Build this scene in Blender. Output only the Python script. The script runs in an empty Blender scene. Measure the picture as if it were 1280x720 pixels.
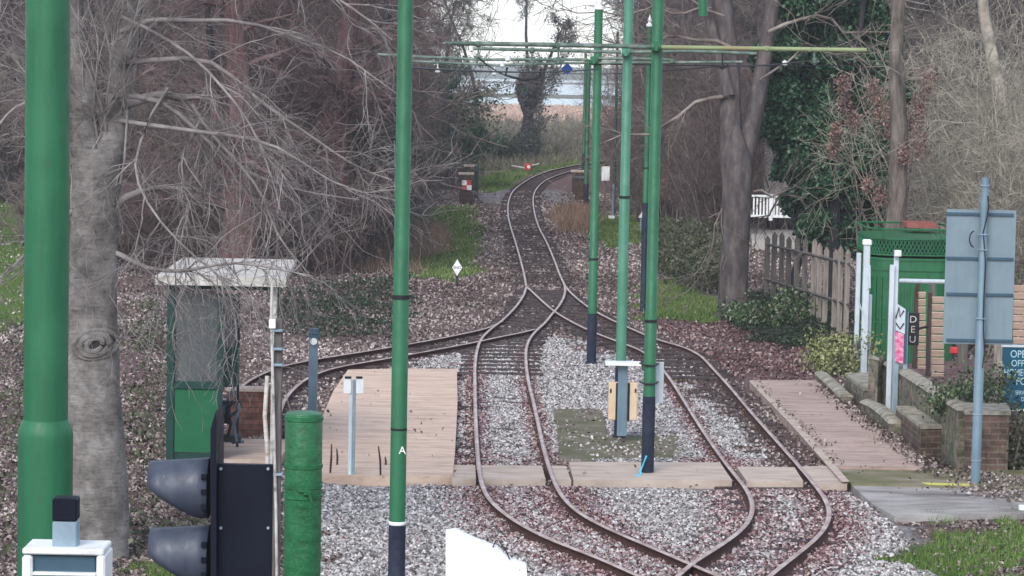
import bpy, math
import numpy as np
from mathutils import Vector, Matrix

rad = math.radians
RNG = np.random.default_rng(7)
sc = bpy.context.scene
COL = sc.collection

# ------------------------------------------------------------------ camera
F = 3500.0; CH = 4.88; PITCH = math.atan(276 / 3500); ROLL = rad(1.1)
cam = bpy.data.cameras.new('camera'); camo = bpy.data.objects.new('camera', cam); COL.objects.link(camo)
cam.sensor_width = 36; cam.lens = 36 * F / 1280; cam.clip_end = 12000; cam.clip_start = 0.5
CM = Matrix.Rotation(math.pi / 2 - PITCH, 4, 'X') @ Matrix.Rotation(ROLL, 4, 'Z')
camo.matrix_world = Matrix.Translation((0, 0, CH)) @ CM
sc.camera = camo
R3 = np.array(CM.to_3x3())

def ray(px, py):
    return R3 @ np.array([px - 640.0, 360.0 - py, -F])
def at(px, py, Y):                       # point seen at a pixel, Y metres in front
    d = ray(px, py); t = Y / d[1]
    return np.array([d[0] * t, Y, CH + d[2] * t])
def G(px, py, z=0.0):                    # point seen at a pixel on a level plane
    d = ray(px, py); t = (z - CH) / d[2]
    return np.array([d[0] * t, d[1] * t, z])
def m_(px, Y):                           # pixels to metres at a distance
    return px * Y / F

# ------------------------------------------------------------------ materials
MATS = {}
def nodes_of(name):
    m = bpy.data.materials.new(name); m.use_nodes = True
    nt = m.node_tree; b = nt.nodes['Principled BSDF']
    MATS[name] = m
    return m, nt, b
def ramp(nt, cols, fac, interp='LINEAR'):
    r = nt.nodes.new('ShaderNodeValToRGB'); r.color_ramp.interpolation = interp
    e = r.color_ramp.elements
    while len(e) < len(cols): e.new(0.5)
    for i, (p, c) in enumerate(cols):
        e[i].position = p; e[i].color = (*c, 1)
    nt.links.new(fac, r.inputs[0])
    return r.outputs[0]
def noise(nt, scale, detail=4, rough=0.6, coord='Object', stretch=(1, 1, 1)):
    tc = nt.nodes.new('ShaderNodeTexCoord'); mp = nt.nodes.new('ShaderNodeMapping')
    mp.inputs['Scale'].default_value = stretch
    nt.links.new(tc.outputs[coord], mp.inputs[0])
    n = nt.nodes.new('ShaderNodeTexNoise'); n.inputs['Scale'].default_value = scale
    n.inputs['Detail'].default_value = detail; n.inputs['Roughness'].default_value = rough
    nt.links.new(mp.outputs[0], n.inputs[0])
    return n.outputs['Fac']
def bump(nt, b, fac, strength, dist):
    bp = nt.nodes.new('ShaderNodeBump'); bp.inputs['Strength'].default_value = strength
    bp.inputs['Distance'].default_value = dist
    nt.links.new(fac, bp.inputs['Height']); nt.links.new(bp.outputs[0], b.inputs['Normal'])
def nmat(name, cols, scale=5, rough=0.8, bmp=0.0, bdist=0.01, metal=0.0, stretch=(1, 1, 1), detail=5, spec=0.3):
    m, nt, b = nodes_of(name)
    f = noise(nt, scale, detail, 0.65, 'Object', stretch)
    n = len(cols)
    c = ramp(nt, [(0.3 + 0.4 * i / max(1, n - 1), k) for i, k in enumerate(cols)], f)
    nt.links.new(c, b.inputs['Base Color'])
    b.inputs['Roughness'].default_value = rough; b.inputs['Metallic'].default_value = metal
    b.inputs['Specular IOR Level'].default_value = spec
    if bmp: bump(nt, b, f, bmp, bdist)
    return m
def rmat(name, cols, rough=0.8, trans=0.0):     # colour picked per leaf / stone from its own random value
    m, nt, b = nodes_of(name)
    a = nt.nodes.new('ShaderNodeAttribute'); a.attribute_name = 'rnd'
    n = len(cols)
    c = ramp(nt, [(i / (n - 1), k) for i, k in enumerate(cols)], a.outputs['Fac'])
    nt.links.new(c, b.inputs['Base Color']); b.inputs['Roughness'].default_value = rough
    b.inputs['Specular IOR Level'].default_value = 0.25
    return m

def mix(nt, fac, a, b_):
    n = nt.nodes.new('ShaderNodeMix'); n.data_type = 'RGBA'
    if hasattr(fac, 'links') or not isinstance(fac, (int, float)): nt.links.new(fac, n.inputs[0])
    else: n.inputs[0].default_value = fac
    for s, v in ((6, a), (7, b_)):
        if isinstance(v, tuple): n.inputs[s].default_value = (*v, 1)
        else: nt.links.new(v, n.inputs[s])
    return n.outputs[2]

nmat('cast_green', [(0.004, 0.075, 0.022), (0.008, 0.12, 0.038), (0.014, 0.155, 0.055)], 14, 0.4, 0.5, 0.02, spec=0.5)
nmat('dark_green', [(0.006, 0.035, 0.03), (0.012, 0.055, 0.045)], 6, 0.5, 0.1)
nmat('hut_green', [(0.008, 0.10, 0.04), (0.012, 0.13, 0.055)], 3, 0.5, 0.05)
nmat('pole_base', [(0.008, 0.012, 0.025), (0.016, 0.023, 0.043), (0.035, 0.04, 0.06)], 8, 0.65, 0.1, spec=.2)
nmat('arm_pipe', [(0.035, 0.075, 0.055), (0.10, 0.145, 0.12), (0.26, 0.30, 0.27)], 5, 0.55, 0.1, stretch=(1, 1, 1))
nmat('arm_pipe_rust', [(0.30, 0.16, 0.10), (0.22, 0.26, 0.13), (0.3, 0.36, 0.2)], 1.2, 0.6, 0.1)
nmat('galvanised', [(0.16, 0.23, 0.28), (0.22, 0.30, 0.36), (0.28, 0.36, 0.42)], 4, 0.5, 0.05)
nmat('sign_rib', [(0.035, 0.075, 0.11), (0.05, 0.10, 0.14)], 4, 0.6)
nmat('black_metal', [(0.008, 0.009, 0.012), (0.02, 0.02, 0.025)], 6, 0.6, 0.05)
nmat('white_paint', [(0.60, 0.62, 0.62), (0.78, 0.80, 0.80), (0.82, 0.82, 0.82)], 5, 0.6, 0.04)
nmat('aged_white', [(0.22, 0.20, 0.17), (0.50, 0.48, 0.44), (0.62, 0.60, 0.57)], 6, 0.8, 0.2, stretch=(1, 3, 3))
nmat('conduit_paint', [(0.10, 0.085, 0.08), (0.45, 0.43, 0.42), (0.62, 0.61, 0.60)], 7, 0.7, 0.2)
nmat('roof_felt', [(0.28, 0.26, 0.24), (0.48, 0.45, 0.42), (0.65, 0.62, 0.58)], 5, 0.85, 0.3, 0.02, stretch=(.6, 3, 1))
nmat('grey_board', [(0.10, 0.11, 0.115), (0.17, 0.18, 0.19)], 2, 0.6)
nmat('old_wood', [(0.05, 0.045, 0.045), (0.11, 0.10, 0.095), (0.17, 0.155, 0.14)], 9, 0.9, 0.4, 0.01, stretch=(3, 3, .3))
nmat('pale_wood', [(0.12, 0.105, 0.09), (0.24, 0.21, 0.185), (0.33, 0.29, 0.26)], 9, 0.9, 0.4, 0.01, stretch=(3, 3, .3))
nmat('dark_wood', [(0.035, 0.022, 0.02), (0.08, 0.05, 0.042)], 9, 0.9, 0.4, 0.01, stretch=(3, 3, .3))
nmat('larch_board', [(0.38, 0.27, 0.20), (0.58, 0.45, 0.36)], 4, 0.8, 0.1, stretch=(.5, 1, 4))
nmat('box_tan', [(0.58, 0.43, 0.29), (0.70, 0.54, 0.38)], 3, 0.7, 0.05)
nmat('floor_board', [(0.33, 0.19, 0.15), (0.46, 0.34, 0.28), (0.52, 0.44, 0.38)], 3, 0.8, 0.1, stretch=(.6, 4, 1))
nmat('rail_top', [(0.30, 0.19, 0.17), (0.48, 0.36, 0.33), (0.66, 0.56, 0.53)], 3.5, 0.4, 0.05, metal=0.3)
nmat('rail_side', [(0.035, 0.014, 0.012), (0.075, 0.032, 0.026)], 9, 0.9, 0.2)
nmat('sleeper_wood', [(0.022, 0.016, 0.016), (0.055, 0.040, 0.040), (0.11, 0.085, 0.085)], 7, 0.95, 0.7, 0.03, stretch=(1, 1, 1))
nmat('concrete', [(0.32, 0.255, 0.205), (0.46, 0.375, 0.315), (0.54, 0.46, 0.40)], 3, 0.9, 0.2, 0.01, stretch=(.7, 2, 1))
nmat('slab_grey', [(0.10, 0.09, 0.085), (0.19, 0.175, 0.165), (0.33, 0.31, 0.30), (0.43, 0.41, 0.40)], 1.3, 0.9, 0.2, 0.01, stretch=(.6, 1.6, 1), detail=9)
nmat('moss_slab', [(0.075, 0.085, 0.035), (0.13, 0.12, 0.075), (0.20, 0.17, 0.14)], 2.2, 0.95, 0.3, 0.01)
nmat('moss_path', [(0.07, 0.08, 0.035), (0.13, 0.13, 0.06), (0.19, 0.165, 0.11), (0.27, 0.235, 0.19)], 2.5, 0.95, 0.3, 0.01, stretch=(.6, 1, 1))
nmat('yellow_paint', [(0.45, 0.42, 0.08), (0.62, 0.60, 0.16)], 5, 0.8)
nmat('red_paint', [(0.40, 0.03, 0.03), (0.55, 0.06, 0.06)], 5, 0.6)
nmat('blue_paint', [(0.005, 0.02, 0.12), (0.01, 0.035, 0.2)], 5, 0.4)
nmat('cyan_rope', [(0.05, 0.42, 0.62), (0.08, 0.55, 0.75)], 5, 0.6)
nmat('poster_pink', [(0.45, 0.03, 0.16), (0.62, 0.18, 0.32), (0.75, 0.5, 0.55)], 14, 0.6)
nmat('sign_blue', [(0.006, 0.06, 0.105), (0.009, 0.085, 0.14)], 3, 0.5)
nmat('sign_letter', [(0.35, 0.55, 0.62), (0.45, 0.62, 0.68)], 3, 0.6)
nmat('tile_red', [(0.20, 0.06, 0.05), (0.32, 0.11, 0.09)], 8, 0.8)
nmat('stone_coping', [(0.12, 0.11, 0.075), (0.27, 0.25, 0.20), (0.42, 0.39, 0.34)], 6, 0.95, 0.5, 0.02)
nmat('insulator', [(0.5, 0.5, 0.5), (0.7, 0.72, 0.74)], 4, 0.4)
nmat('render_white', [(0.50, 0.52, 0.56), (0.66, 0.68, 0.72)], 1, 0.8)
nmat('slate', [(0.05, 0.06, 0.075), (0.1, 0.11, 0.13)], 4, 0.7)
nmat('lane', [(0.38, 0.36, 0.34), (0.5, 0.48, 0.46)], 1, 0.9)
nmat('bark_grey', [(0.035, 0.028, 0.03), (0.085, 0.07, 0.07), (0.15, 0.125, 0.12)], 5, 0.95, 0.6, 0.03, stretch=(1.5, 1.5, .5))
nmat('bark_tan', [(0.05, 0.042, 0.038), (0.12, 0.10, 0.088), (0.20, 0.17, 0.15)], 5, 0.95, 0.6, 0.03, stretch=(2, 2, .5))
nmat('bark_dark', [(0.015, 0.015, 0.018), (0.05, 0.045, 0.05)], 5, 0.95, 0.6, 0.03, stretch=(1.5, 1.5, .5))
nmat('bark_red', [(0.05, 0.028, 0.028), (0.13, 0.072, 0.070), (0.20, 0.125, 0.12)], 4, 0.95, 0.8, 0.05, stretch=(4, 4, .35))
nmat('twig_purple', [(0.04, 0.028, 0.027), (0.14, 0.098, 0.093), (0.29, 0.225, 0.215)], 2.2, 0.9)
nmat('twig_brown', [(0.05, 0.040, 0.036), (0.16, 0.13, 0.115), (0.31, 0.26, 0.235)], 2.2, 0.9)
nmat('twig_grey', [(0.035, 0.032, 0.032), (0.105, 0.092, 0.088), (0.23, 0.205, 0.195)], 2.2, 0.9)
nmat('twig_painted_shade', [(0.018, 0.015, 0.016), (0.05, 0.042, 0.044), (0.10, 0.085, 0.088)], 2.2, 0.95)  # near-black twigs: shade in the gaps of the wood put into the colour
nmat('twig_red', [(0.06, 0.036, 0.036), (0.15, 0.095, 0.095), (0.25, 0.175, 0.17)], 1.3, 0.9)
nmat('twig_lichen', [(0.10, 0.095, 0.075), (0.30, 0.27, 0.22), (0.50, 0.46, 0.38)], 2.5, 0.9)
nmat('twig_beech', [(0.09, 0.08, 0.08), (0.22, 0.195, 0.19), (0.36, 0.325, 0.31)], 3, 0.9)

def weathered(name, base, dirt, chip, rust):
    m, nt, b = nodes_of(name)
    f1 = noise(nt, 2.2, 6, .7, 'Object', (6, 6, .5)); f2 = noise(nt, 14, 6, .75, 'Object', (1.5, 1.5, .8)); f3 = noise(nt, 3.5, 3, .5, 'Object', (1, 1, 1))
    c = mix(nt, ramp(nt, [(.42, (0, 0, 0)), (.68, (.8, .8, .8))], f1), base, dirt)
    c = mix(nt, ramp(nt, [(.46, (0, 0, 0)), (.62, (.5, .5, .5))], f3), c, chip)
    c = mix(nt, ramp(nt, [(.66, (0, 0, 0)), (.70, (1, 1, 1))], f2), c, rust)
    nt.links.new(c, b.inputs['Base Color']); nt.links.new(ramp(nt, [(.3, (.35, .35, .35)), (.7, (.7, .7, .7))], f2), b.inputs['Roughness'])
    bump(nt, b, f2, .12, .005)
weathered('pole_green', (0.010, 0.125, 0.050), (0.008, 0.080, 0.036), (0.020, 0.15, 0.068), (0.03, 0.075, 0.05))
weathered('pole_green_worn', (0.05, 0.20, 0.125), (0.03, 0.14, 0.085), (0.09, 0.25, 0.17), (0.10, 0.13, 0.10))
weathered('signal_navy', (0.005, 0.007, 0.015), (0.009, 0.011, 0.02), (0.008, 0.011, 0.022), (0.03, 0.033, 0.045))
MATS['signal_navy'].node_tree.nodes['Principled BSDF'].inputs['Specular IOR Level'].default_value = .12
weathered('signal_hood', (0.040, 0.050, 0.080), (0.07, 0.085, 0.115), (0.028, 0.036, 0.06), (0.14, 0.14, 0.15))
weathered('sign_back', (0.17, 0.235, 0.275), (0.14, 0.195, 0.23), (0.195, 0.265, 0.305), (0.12, 0.15, 0.165))
weathered('galvanised_post', (0.13, 0.20, 0.255), (0.09, 0.145, 0.185), (0.17, 0.25, 0.30), (0.09, 0.10, 0.10))
weathered('pale_paint', (0.52, 0.58, 0.63), (0.36, 0.41, 0.44), (0.60, 0.66, 0.70), (0.20, 0.20, 0.18))
weathered('urinal_green', (0.007, 0.115, 0.038), (0.004, 0.065, 0.022), (0.014, 0.15, 0.055), (0.02, 0.05, 0.02))
weathered('speckled_white', (0.80, 0.81, 0.83), (0.66, 0.69, 0.74), (0.82, 0.82, 0.82), (0.22, 0.21, 0.20))
# brick
def brick_mat(name, c1, c2, mortar, scale=1.0, axis='xz'):
    m, nt, b = nodes_of(name)
    tc = nt.nodes.new('ShaderNodeTexCoord'); sp = nt.nodes.new('ShaderNodeSeparateXYZ'); cb = nt.nodes.new('ShaderNodeCombineXYZ')
    nt.links.new(tc.outputs['Object'], sp.inputs[0])
    ad = nt.nodes.new('ShaderNodeMath'); ad.operation = 'ADD'
    nt.links.new(sp.outputs[0], ad.inputs[0]); nt.links.new(sp.outputs[1], ad.inputs[1])
    nt.links.new(ad.outputs[0], cb.inputs[0]); nt.links.new(sp.outputs[2], cb.inputs[1])
    br = nt.nodes.new('ShaderNodeTexBrick')
    br.inputs['Scale'].default_value = scale
    br.inputs['Brick Width'].default_value = 0.22; br.inputs['Row Height'].default_value = 0.075
    br.inputs['Mortar Size'].default_value = 0.008; br.inputs['Mortar Smooth'].default_value = 0.2; br.inputs['Bias'].default_value = -0.2
    br.inputs['Color1'].default_value = (*c1, 1); br.inputs['Color2'].default_value = (*c2, 1); br.inputs['Mortar'].default_value = (*mortar, 1)
    nt.links.new(cb.outputs[0], br.inputs[0])
    f = noise(nt, 6, 6, 0.7)
    dk = ramp(nt, [(0.35, (0.35, 0.35, 0.3)), (0.6, (1.1, 1.05, 1.0))], f)
    mu = nt.nodes.new('ShaderNodeMix'); mu.data_type = 'RGBA'; mu.blend_type = 'MULTIPLY'; mu.inputs[0].default_value = 1
    nt.links.new(br.outputs[0], mu.inputs[6]); nt.links.new(dk, mu.inputs[7])
    nt.links.new(mu.outputs[2], b.inputs['Base Color']); b.inputs['Roughness'].default_value = 0.95
    bump(nt, b, f, 0.6, 0.02)
    return m
brick_mat('brick_brown', (0.085, 0.055, 0.045), (0.15, 0.095, 0.078), (0.15, 0.13, 0.115))
brick_mat('brick_red', (0.16, 0.07, 0.06), (0.23, 0.11, 0.09), (0.09, 0.06, 0.055))
brick_mat('brick_dark', (0.055, 0.032, 0.03), (0.10, 0.06, 0.055), (0.075, 0.06, 0.055))

# rubble-stone retaining wall: cells with pale joints
def rubble(name):
    m, nt, b = nodes_of(name)
    tc = nt.nodes.new('ShaderNodeTexCoord')
    v = nt.nodes.new('ShaderNodeTexVoronoi'); v.inputs['Scale'].default_value = 9
    v2 = nt.nodes.new('ShaderNodeTexVoronoi'); v2.inputs['Scale'].default_value = 9; v2.feature = 'DISTANCE_TO_EDGE'
    nt.links.new(tc.outputs['Object'], v.inputs[0]); nt.links.new(tc.outputs['Object'], v2.inputs[0])
    bw = nt.nodes.new('ShaderNodeRGBToBW'); nt.links.new(v.outputs['Color'], bw.inputs[0])
    c = ramp(nt, [(0.2, (0.06, 0.05, 0.045)), (0.5, (0.13, 0.11, 0.075)), (0.8, (0.21, 0.17, 0.14))], bw.outputs[0])
    e = ramp(nt, [(0.0, (1, 1, 1)), (0.07, (0, 0, 0))], v2.outputs[0])
    f = noise(nt, 4, 5, 0.7)
    g = ramp(nt, [(0.45, (0, 0, 0)), (0.65, (1, 1, 1))], f)
    c2 = mix(nt, e, c, (0.20, 0.175, 0.15))
    c3 = mix(nt, g, c2, (0.07, 0.09, 0.04))
    nt.links.new(c3, b.inputs['Base Color']); b.inputs['Roughness'].default_value = 0.95
    bump(nt, b, v2.outputs[0], 0.7, 0.05)
rubble('rubble_stone')

# platform surface: worn anti-slip boards with streaks across
def boards(name, a, b_, c_, green=None, wl=4.0):
    m, nt, b = nodes_of(name)
    f = noise(nt, 2.0, 6, 0.7, 'Object', (.5, 3.2, 1))
    f2 = noise(nt, 9.0, 6, 0.7, 'Object', (.35, 2.5, 1))
    c1 = ramp(nt, [(0.30, a), (0.52, b_), (0.72, c_)], f)
    c2 = ramp(nt, [(0.34, (0.55, 0.50, 0.46)), (0.47, (1, 1, 1)), (0.75, (1.08, 1.06, 1.05))], f2)
    mu = nt.nodes.new('ShaderNodeMix'); mu.data_type = 'RGBA'; mu.blend_type = 'MULTIPLY'; mu.inputs[0].default_value = 1
    nt.links.new(c1, mu.inputs[6]); nt.links.new(c2, mu.inputs[7])
    nt.links.new(mu.outputs[2], b.inputs['Base Color']); b.inputs['Roughness'].default_value = 0.85
    bump(nt, b, f2, 0.2, 0.01)
boards('platform_sand', (0.42, 0.30, 0.235), (0.60, 0.445, 0.35), (0.69, 0.55, 0.45))
boards('platform_pink', (0.25, 0.175, 0.15), (0.42, 0.31, 0.265), (0.53, 0.42, 0.365))

# beech bark: smooth grey with horizontal wrinkles
def beech_bark():
    m, nt, b = nodes_of('bark_beech')
    f = noise(nt, 3.0, 6, 0.7, 'Object', (1, 1, 1.0))
    f2 = noise(nt, 6.0, 9, 0.8, 'Object', (1.1, 1.1, 6.0))
    c = ramp(nt, [(0.32, (0.075, 0.068, 0.062)), (0.5, (0.19, 0.175, 0.165)), (0.66, (0.33, 0.315, 0.30))], f)
    c2 = ramp(nt, [(0.33, (0.30, 0.28, 0.26)), (0.46, (.95, .95, .95)), (0.62, (1.1, 1.1, 1.1)), (0.75, (1.4, 1.4, 1.4))], f2)
    mu = nt.nodes.new('ShaderNodeMix'); mu.data_type = 'RGBA'; mu.blend_type = 'MULTIPLY'; mu.inputs[0].default_value = 1
    nt.links.new(c, mu.inputs[6]); nt.links.new(c2, mu.inputs[7])
    nt.links.new(mu.outputs[2], b.inputs['Base Color']); b.inputs['Roughness'].default_value = 0.85
    bump(nt, b, f2, 0.7, 0.03)
beech_bark()

# leaves, stones, blades with a random value each
rmat('leaf_litter', [(0.030, 0.022, 0.020), (0.11, 0.082, 0.074), (0.24, 0.190, 0.175), (0.38, 0.32, 0.30), (0.62, 0.55, 0.52)])
rmat('red_litter', [(0.025, 0.012, 0.013), (0.08, 0.038, 0.040), (0.15, 0.075, 0.075), (0.26, 0.16, 0.155), (0.45, 0.34, 0.32)])
rmat('ballast_stone', [(0.05, 0.044, 0.042), (0.18, 0.165, 0.16), (0.33, 0.31, 0.305), (0.47, 0.45, 0.44), (0.72, 0.70, 0.69)])
rmat('ballast_rust', [(0.03, 0.012, 0.013), (0.09, 0.042, 0.044), (0.19, 0.10, 0.10), (0.35, 0.235, 0.23), (0.58, 0.48, 0.47)])
rmat('grass_blade', [(0.035, 0.065, 0.015), (0.08, 0.14, 0.03), (0.15, 0.23, 0.06), (0.32, 0.32, 0.17)])
rmat('dry_blade', [(0.12, 0.075, 0.05), (0.26, 0.17, 0.12), (0.40, 0.29, 0.22)])
rmat('marsh_blade', [(0.07, 0.075, 0.045), (0.16, 0.155, 0.10), (0.28, 0.25, 0.185)])
rmat('reed_blade', [(0.36, 0.24, 0.18), (0.5, 0.36, 0.29), (0.62, 0.48, 0.40)])
rmat('ivy_leaf', [(0.010, 0.028, 0.012), (0.025, 0.055, 0.022), (0.05, 0.095, 0.035), (0.11, 0.16, 0.07), (0.26, 0.28, 0.2)], 0.55)
rmat('dark_ivy', [(0.010, 0.018, 0.012), (0.022, 0.038, 0.022), (0.045, 0.065, 0.04), (0.12, 0.13, 0.10)], 0.7)
rmat('holly_leaf', [(0.006, 0.020, 0.012), (0.018, 0.058, 0.030), (0.045, 0.115, 0.055), (0.16, 0.24, 0.15)], 0.5)
rmat('bramble_leaf', [(0.03, 0.032, 0.02), (0.065, 0.075, 0.04), (0.11, 0.12, 0.075), (0.19, 0.18, 0.14)], 0.7)
rmat('dull_leaf', [(0.022, 0.024, 0.026), (0.05, 0.05, 0.055), (0.09, 0.09, 0.095), (0.15, 0.15, 0.15)], 0.8)
rmat('yellow_leaf', [(0.08, 0.10, 0.03), (0.22, 0.25, 0.09), (0.42, 0.42, 0.22)], 0.6)
rmat('seed_tuft', [(0.09, 0.05, 0.045), (0.20, 0.12, 0.105), (0.34, 0.23, 0.20)], 0.8)

# ------------------------------------------------------------------ tagging and mesh helpers
def tag(o, label=None, cat=None, group=None, kind=None):
    if label: o['label'] = label
    if cat: o['category'] = cat
    if group: o['group'] = group
    if kind: o['kind'] = kind
    return o
ORG = {}
def thing(name, label, cat, loc, group=None):
    o = bpy.data.objects.new(name, None); COL.objects.link(o); o.empty_display_size = 0.2
    o.location = loc; ORG[o.name] = np.array(loc, float)
    return tag(o, label, cat, group)
def npmesh(name, V, Fs, mats, parent=None, smooth=False, midx=None, rnd=None):
    V = np.asarray(V, float); org = ORG.get(parent.name, np.zeros(3)) if parent else np.zeros(3)
    me = bpy.data.meshes.new(name)
    if not (isinstance(Fs, list) and isinstance(Fs[0], np.ndarray)): Fs = [Fs]
    Fs = [np.asarray(f, np.int32) for f in Fs if len(f)]
    nl = sum(f.size for f in Fs); nf = sum(len(f) for f in Fs)
    me.vertices.add(len(V)); me.vertices.foreach_set('co', (V - org).astype(np.float32).ravel())
    me.loops.add(nl); me.loops.foreach_set('vertex_index', np.concatenate([f.ravel() for f in Fs]))
    st = []; c = 0
    for f in Fs:
        st.append(c + np.arange(len(f)) * f.shape[1]); c += f.size
    me.polygons.add(nf); me.polygons.foreach_set('loop_start', np.concatenate(st).astype(np.int32))
    if isinstance(mats, str): mats = [mats]
    for m in mats: me.materials.append(MATS[m])
    if midx is not None: me.polygons.foreach_set('material_index', np.asarray(midx, np.int32))
    if smooth: me.polygons.foreach_set('use_smooth', np.ones(nf, bool))
    if rnd is not None:
        a = me.attributes.new('rnd', 'FLOAT', 'POINT'); a.data.foreach_set('value', np.asarray(rnd, np.float32))
    me.update(calc_edges=True); me.validate()
    o = bpy.data.objects.new(name, me); COL.objects.link(o)
    if parent: o.parent = parent; ORG[o.name] = org
    return o

class MB:
    def __init__(s): s.v = []; s.f = []; s.mi = []; s.k = 0
    def face(s, f): s.f.append(tuple(f)); s.mi.append(s.k)
    def box(s, c, d, rz=0, rx=0, ry=0, bev=0.0):
        M = Matrix.Rotation(rz, 3, 'Z') @ Matrix.Rotation(ry, 3, 'Y') @ Matrix.Rotation(rx, 3, 'X')
        hx, hy, hz = d[0] / 2, d[1] / 2, d[2] / 2
        b = min(bev, hx * .45, hy * .45, hz * .45)
        n = len(s.v)
        if b <= 0:
            for z in (-hz, hz):
                for x, y in ((-hx, -hy), (hx, -hy), (hx, hy), (-hx, hy)):
                    s.v.append(Vector(c) + M @ Vector((x, y, z)))
            for f in ((3, 2, 1, 0), (4, 5, 6, 7), (0, 1, 5, 4), (1, 2, 6, 5), (2, 3, 7, 6), (3, 0, 4, 7)): s.face([n + i for i in f])
        else:
            rings = ((-hz, b), (-hz + b, 0), (hz - b, 0), (hz, b))
            for z, q in rings:
                for x, y in ((-hx + b + q * 0, -hy + q), (hx - b, -hy + q), (hx - q, -hy + b), (hx - q, hy - b), (hx - b, hy - q), (-hx + b, hy - q), (-hx + q, hy - b), (-hx + q, -hy + b)):
                    s.v.append(Vector(c) + M @ Vector((x, y, z)))
            s.face([n + i for i in range(7, -1, -1)]); s.face([n + 24 + i for i in range(8)])
            for r in range(3):
                for i in range(8):
                    j = (i + 1) % 8; s.face((n + r * 8 + i, n + r * 8 + j, n + r * 8 + 8 + j, n + r * 8 + 8 + i))
        return s
    def tube(s, pts, r, n=8, cap=True):
        pts = [Vector(p) for p in pts]; k = len(pts)
        rr = r if hasattr(r, '__len__') else [r] * k
        base = len(s.v); up = Vector((0.13, 0.31, 0.94))
        for i, p in enumerate(pts):
            t = (pts[min(i + 1, k - 1)] - pts[max(i - 1, 0)]).normalized()
            if abs(t.dot(up)) > 0.97: up = Vector((1, 0.05, 0))
            a = t.cross(up).normalized(); b = t.cross(a)
            for j in range(n):
                q = 2 * math.pi * j / n
                s.v.append(p + (a * math.cos(q) + b * math.sin(q)) * rr[i])
        for i in range(k - 1):
            for j in range(n):
                j2 = (j + 1) % n
                s.face((base + i * n + j, base + i * n + j2, base + (i + 1) * n + j2, base + (i + 1) * n + j))
        if cap:
            s.face([base + j for j in range(n - 1, -1, -1)]); s.face([base + (k - 1) * n + j for j in range(n)])
        return s
    def lathe(s, c, prof, n=20):        # prof: (radius, z) up a vertical axis
        return s.tube2([(c[0], c[1], c[2] + z) for r, z in prof], [max(r, 1e-4) for r, z in prof], n)
    def tube2(s, pts, rr, n):
        base = len(s.v); k = len(pts)
        for p, r in zip(pts, rr):
            for j in range(n):
                q = 2 * math.pi * j / n; s.v.append(Vector((p[0] + r * math.cos(q), p[1] + r * math.sin(q), p[2])))
        for i in range(k - 1):
            for j in range(n):
                j2 = (j + 1) % n; s.face((base + i * n + j, base + i * n + j2, base + (i + 1) * n + j2, base + (i + 1) * n + j))
        s.face([base + j for j in range(n - 1, -1, -1)]); s.face([base + (k - 1) * n + j for j in range(n)])
        return s
    def prism(s, poly, z0, z1):         # poly: (x, y) counter-clockwise
        n = len(poly); b = len(s.v)
        ar = sum(poly[i][0] * poly[(i + 1) % n][1] - poly[(i + 1) % n][0] * poly[i][1] for i in range(n))
        if ar < 0: poly = poly[::-1]
        for z in (z0, z1):
            for i, p in enumerate(poly):
                s.v.append(Vector((p[0], p[1], float(z))))
        s.face([b + i for i in range(n - 1, -1, -1)]); s.face([b + n + i for i in range(n)])
        for i in range(n):
            j = (i + 1) % n; s.face((b + i, b + j, b + n + j, b + n + i))
        return s
    def plate(s, poly, y0, y1):         # poly in (x, z), extruded along y
        n = len(poly); b = len(s.v)
        for y in (y0, y1):
            for p in poly: s.v.append(Vector((p[0], y, p[1])))
        s.face([b + i for i in range(n)]); s.face([b + n + i for i in range(n - 1, -1, -1)])
        for i in range(n):
            j = (i + 1) % n; s.face((b + j, b + i, b + n + i, b + n + j))
        return s
    def build(s, name, mat, parent=None, smooth=False):
        me = bpy.data.meshes.new(name)
        org = Vector(ORG.get(parent.name, (0, 0, 0))) if parent else Vector((0, 0, 0))
        me.from_pydata([tuple(Vector(v) - org) for v in s.v], [], s.f)
        for m in ([mat] if isinstance(mat, str) else mat): me.materials.append(MATS[m])
        for p, k in zip(me.polygons, s.mi): p.material_index = k
        me.update()
        if smooth:
            me.polygons.foreach_set('use_smooth', [True] * len(me.polygons))
            try: me.set_sharp_from_angle(angle=rad(40))
            except Exception: pass
        o = bpy.data.objects.new(name, me); COL.objects.link(o)
        if parent: o.parent = parent; ORG[o.name] = np.array(org)
        return o
def pbox(mb, x0, y0, x1, y1, Y, dep, bev=0.0):       # box whose front face fills a pixel rectangle at distance Y
    c = at((x0 + x1) / 2, (y0 + y1) / 2, Y)
    return mb.box((c[0], Y + dep / 2, c[2]), (m_(x1 - x0, Y), dep, m_(y1 - y0, Y)), bev=bev)
def text(name, s, size, loc, mat, parent, rot=(math.pi / 2, 0, 0), ext=0.002, align='CENTER', sx=1.0):
    cu = bpy.data.curves.new('t', 'FONT'); cu.body = s; cu.size = size; cu.extrude = ext; cu.align_x = align; cu.align_y = 'CENTER'
    to = bpy.data.objects.new('t', cu); COL.objects.link(to)
    dg = bpy.context.evaluated_depsgraph_get(); me = bpy.data.meshes.new_from_object(to.evaluated_get(dg))
    bpy.data.objects.remove(to)
    me.name = name; me.materials.clear(); me.materials.append(MATS[mat])
    org = Vector(ORG.get(parent.name, (0, 0, 0)))
    M = Matrix.Translation(Vector(loc) - org) @ Matrix.Rotation(rot[2], 4, 'Z') @ Matrix.Rotation(rot[0], 4, 'X') @ Matrix.Rotation(rot[1], 4, 'Z') @ Matrix.Diagonal((sx, 1, 1, 1))
    me.transform(M)
    o = bpy.data.objects.new(name, me); COL.objects.link(o); o.parent = parent
    return o
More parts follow.
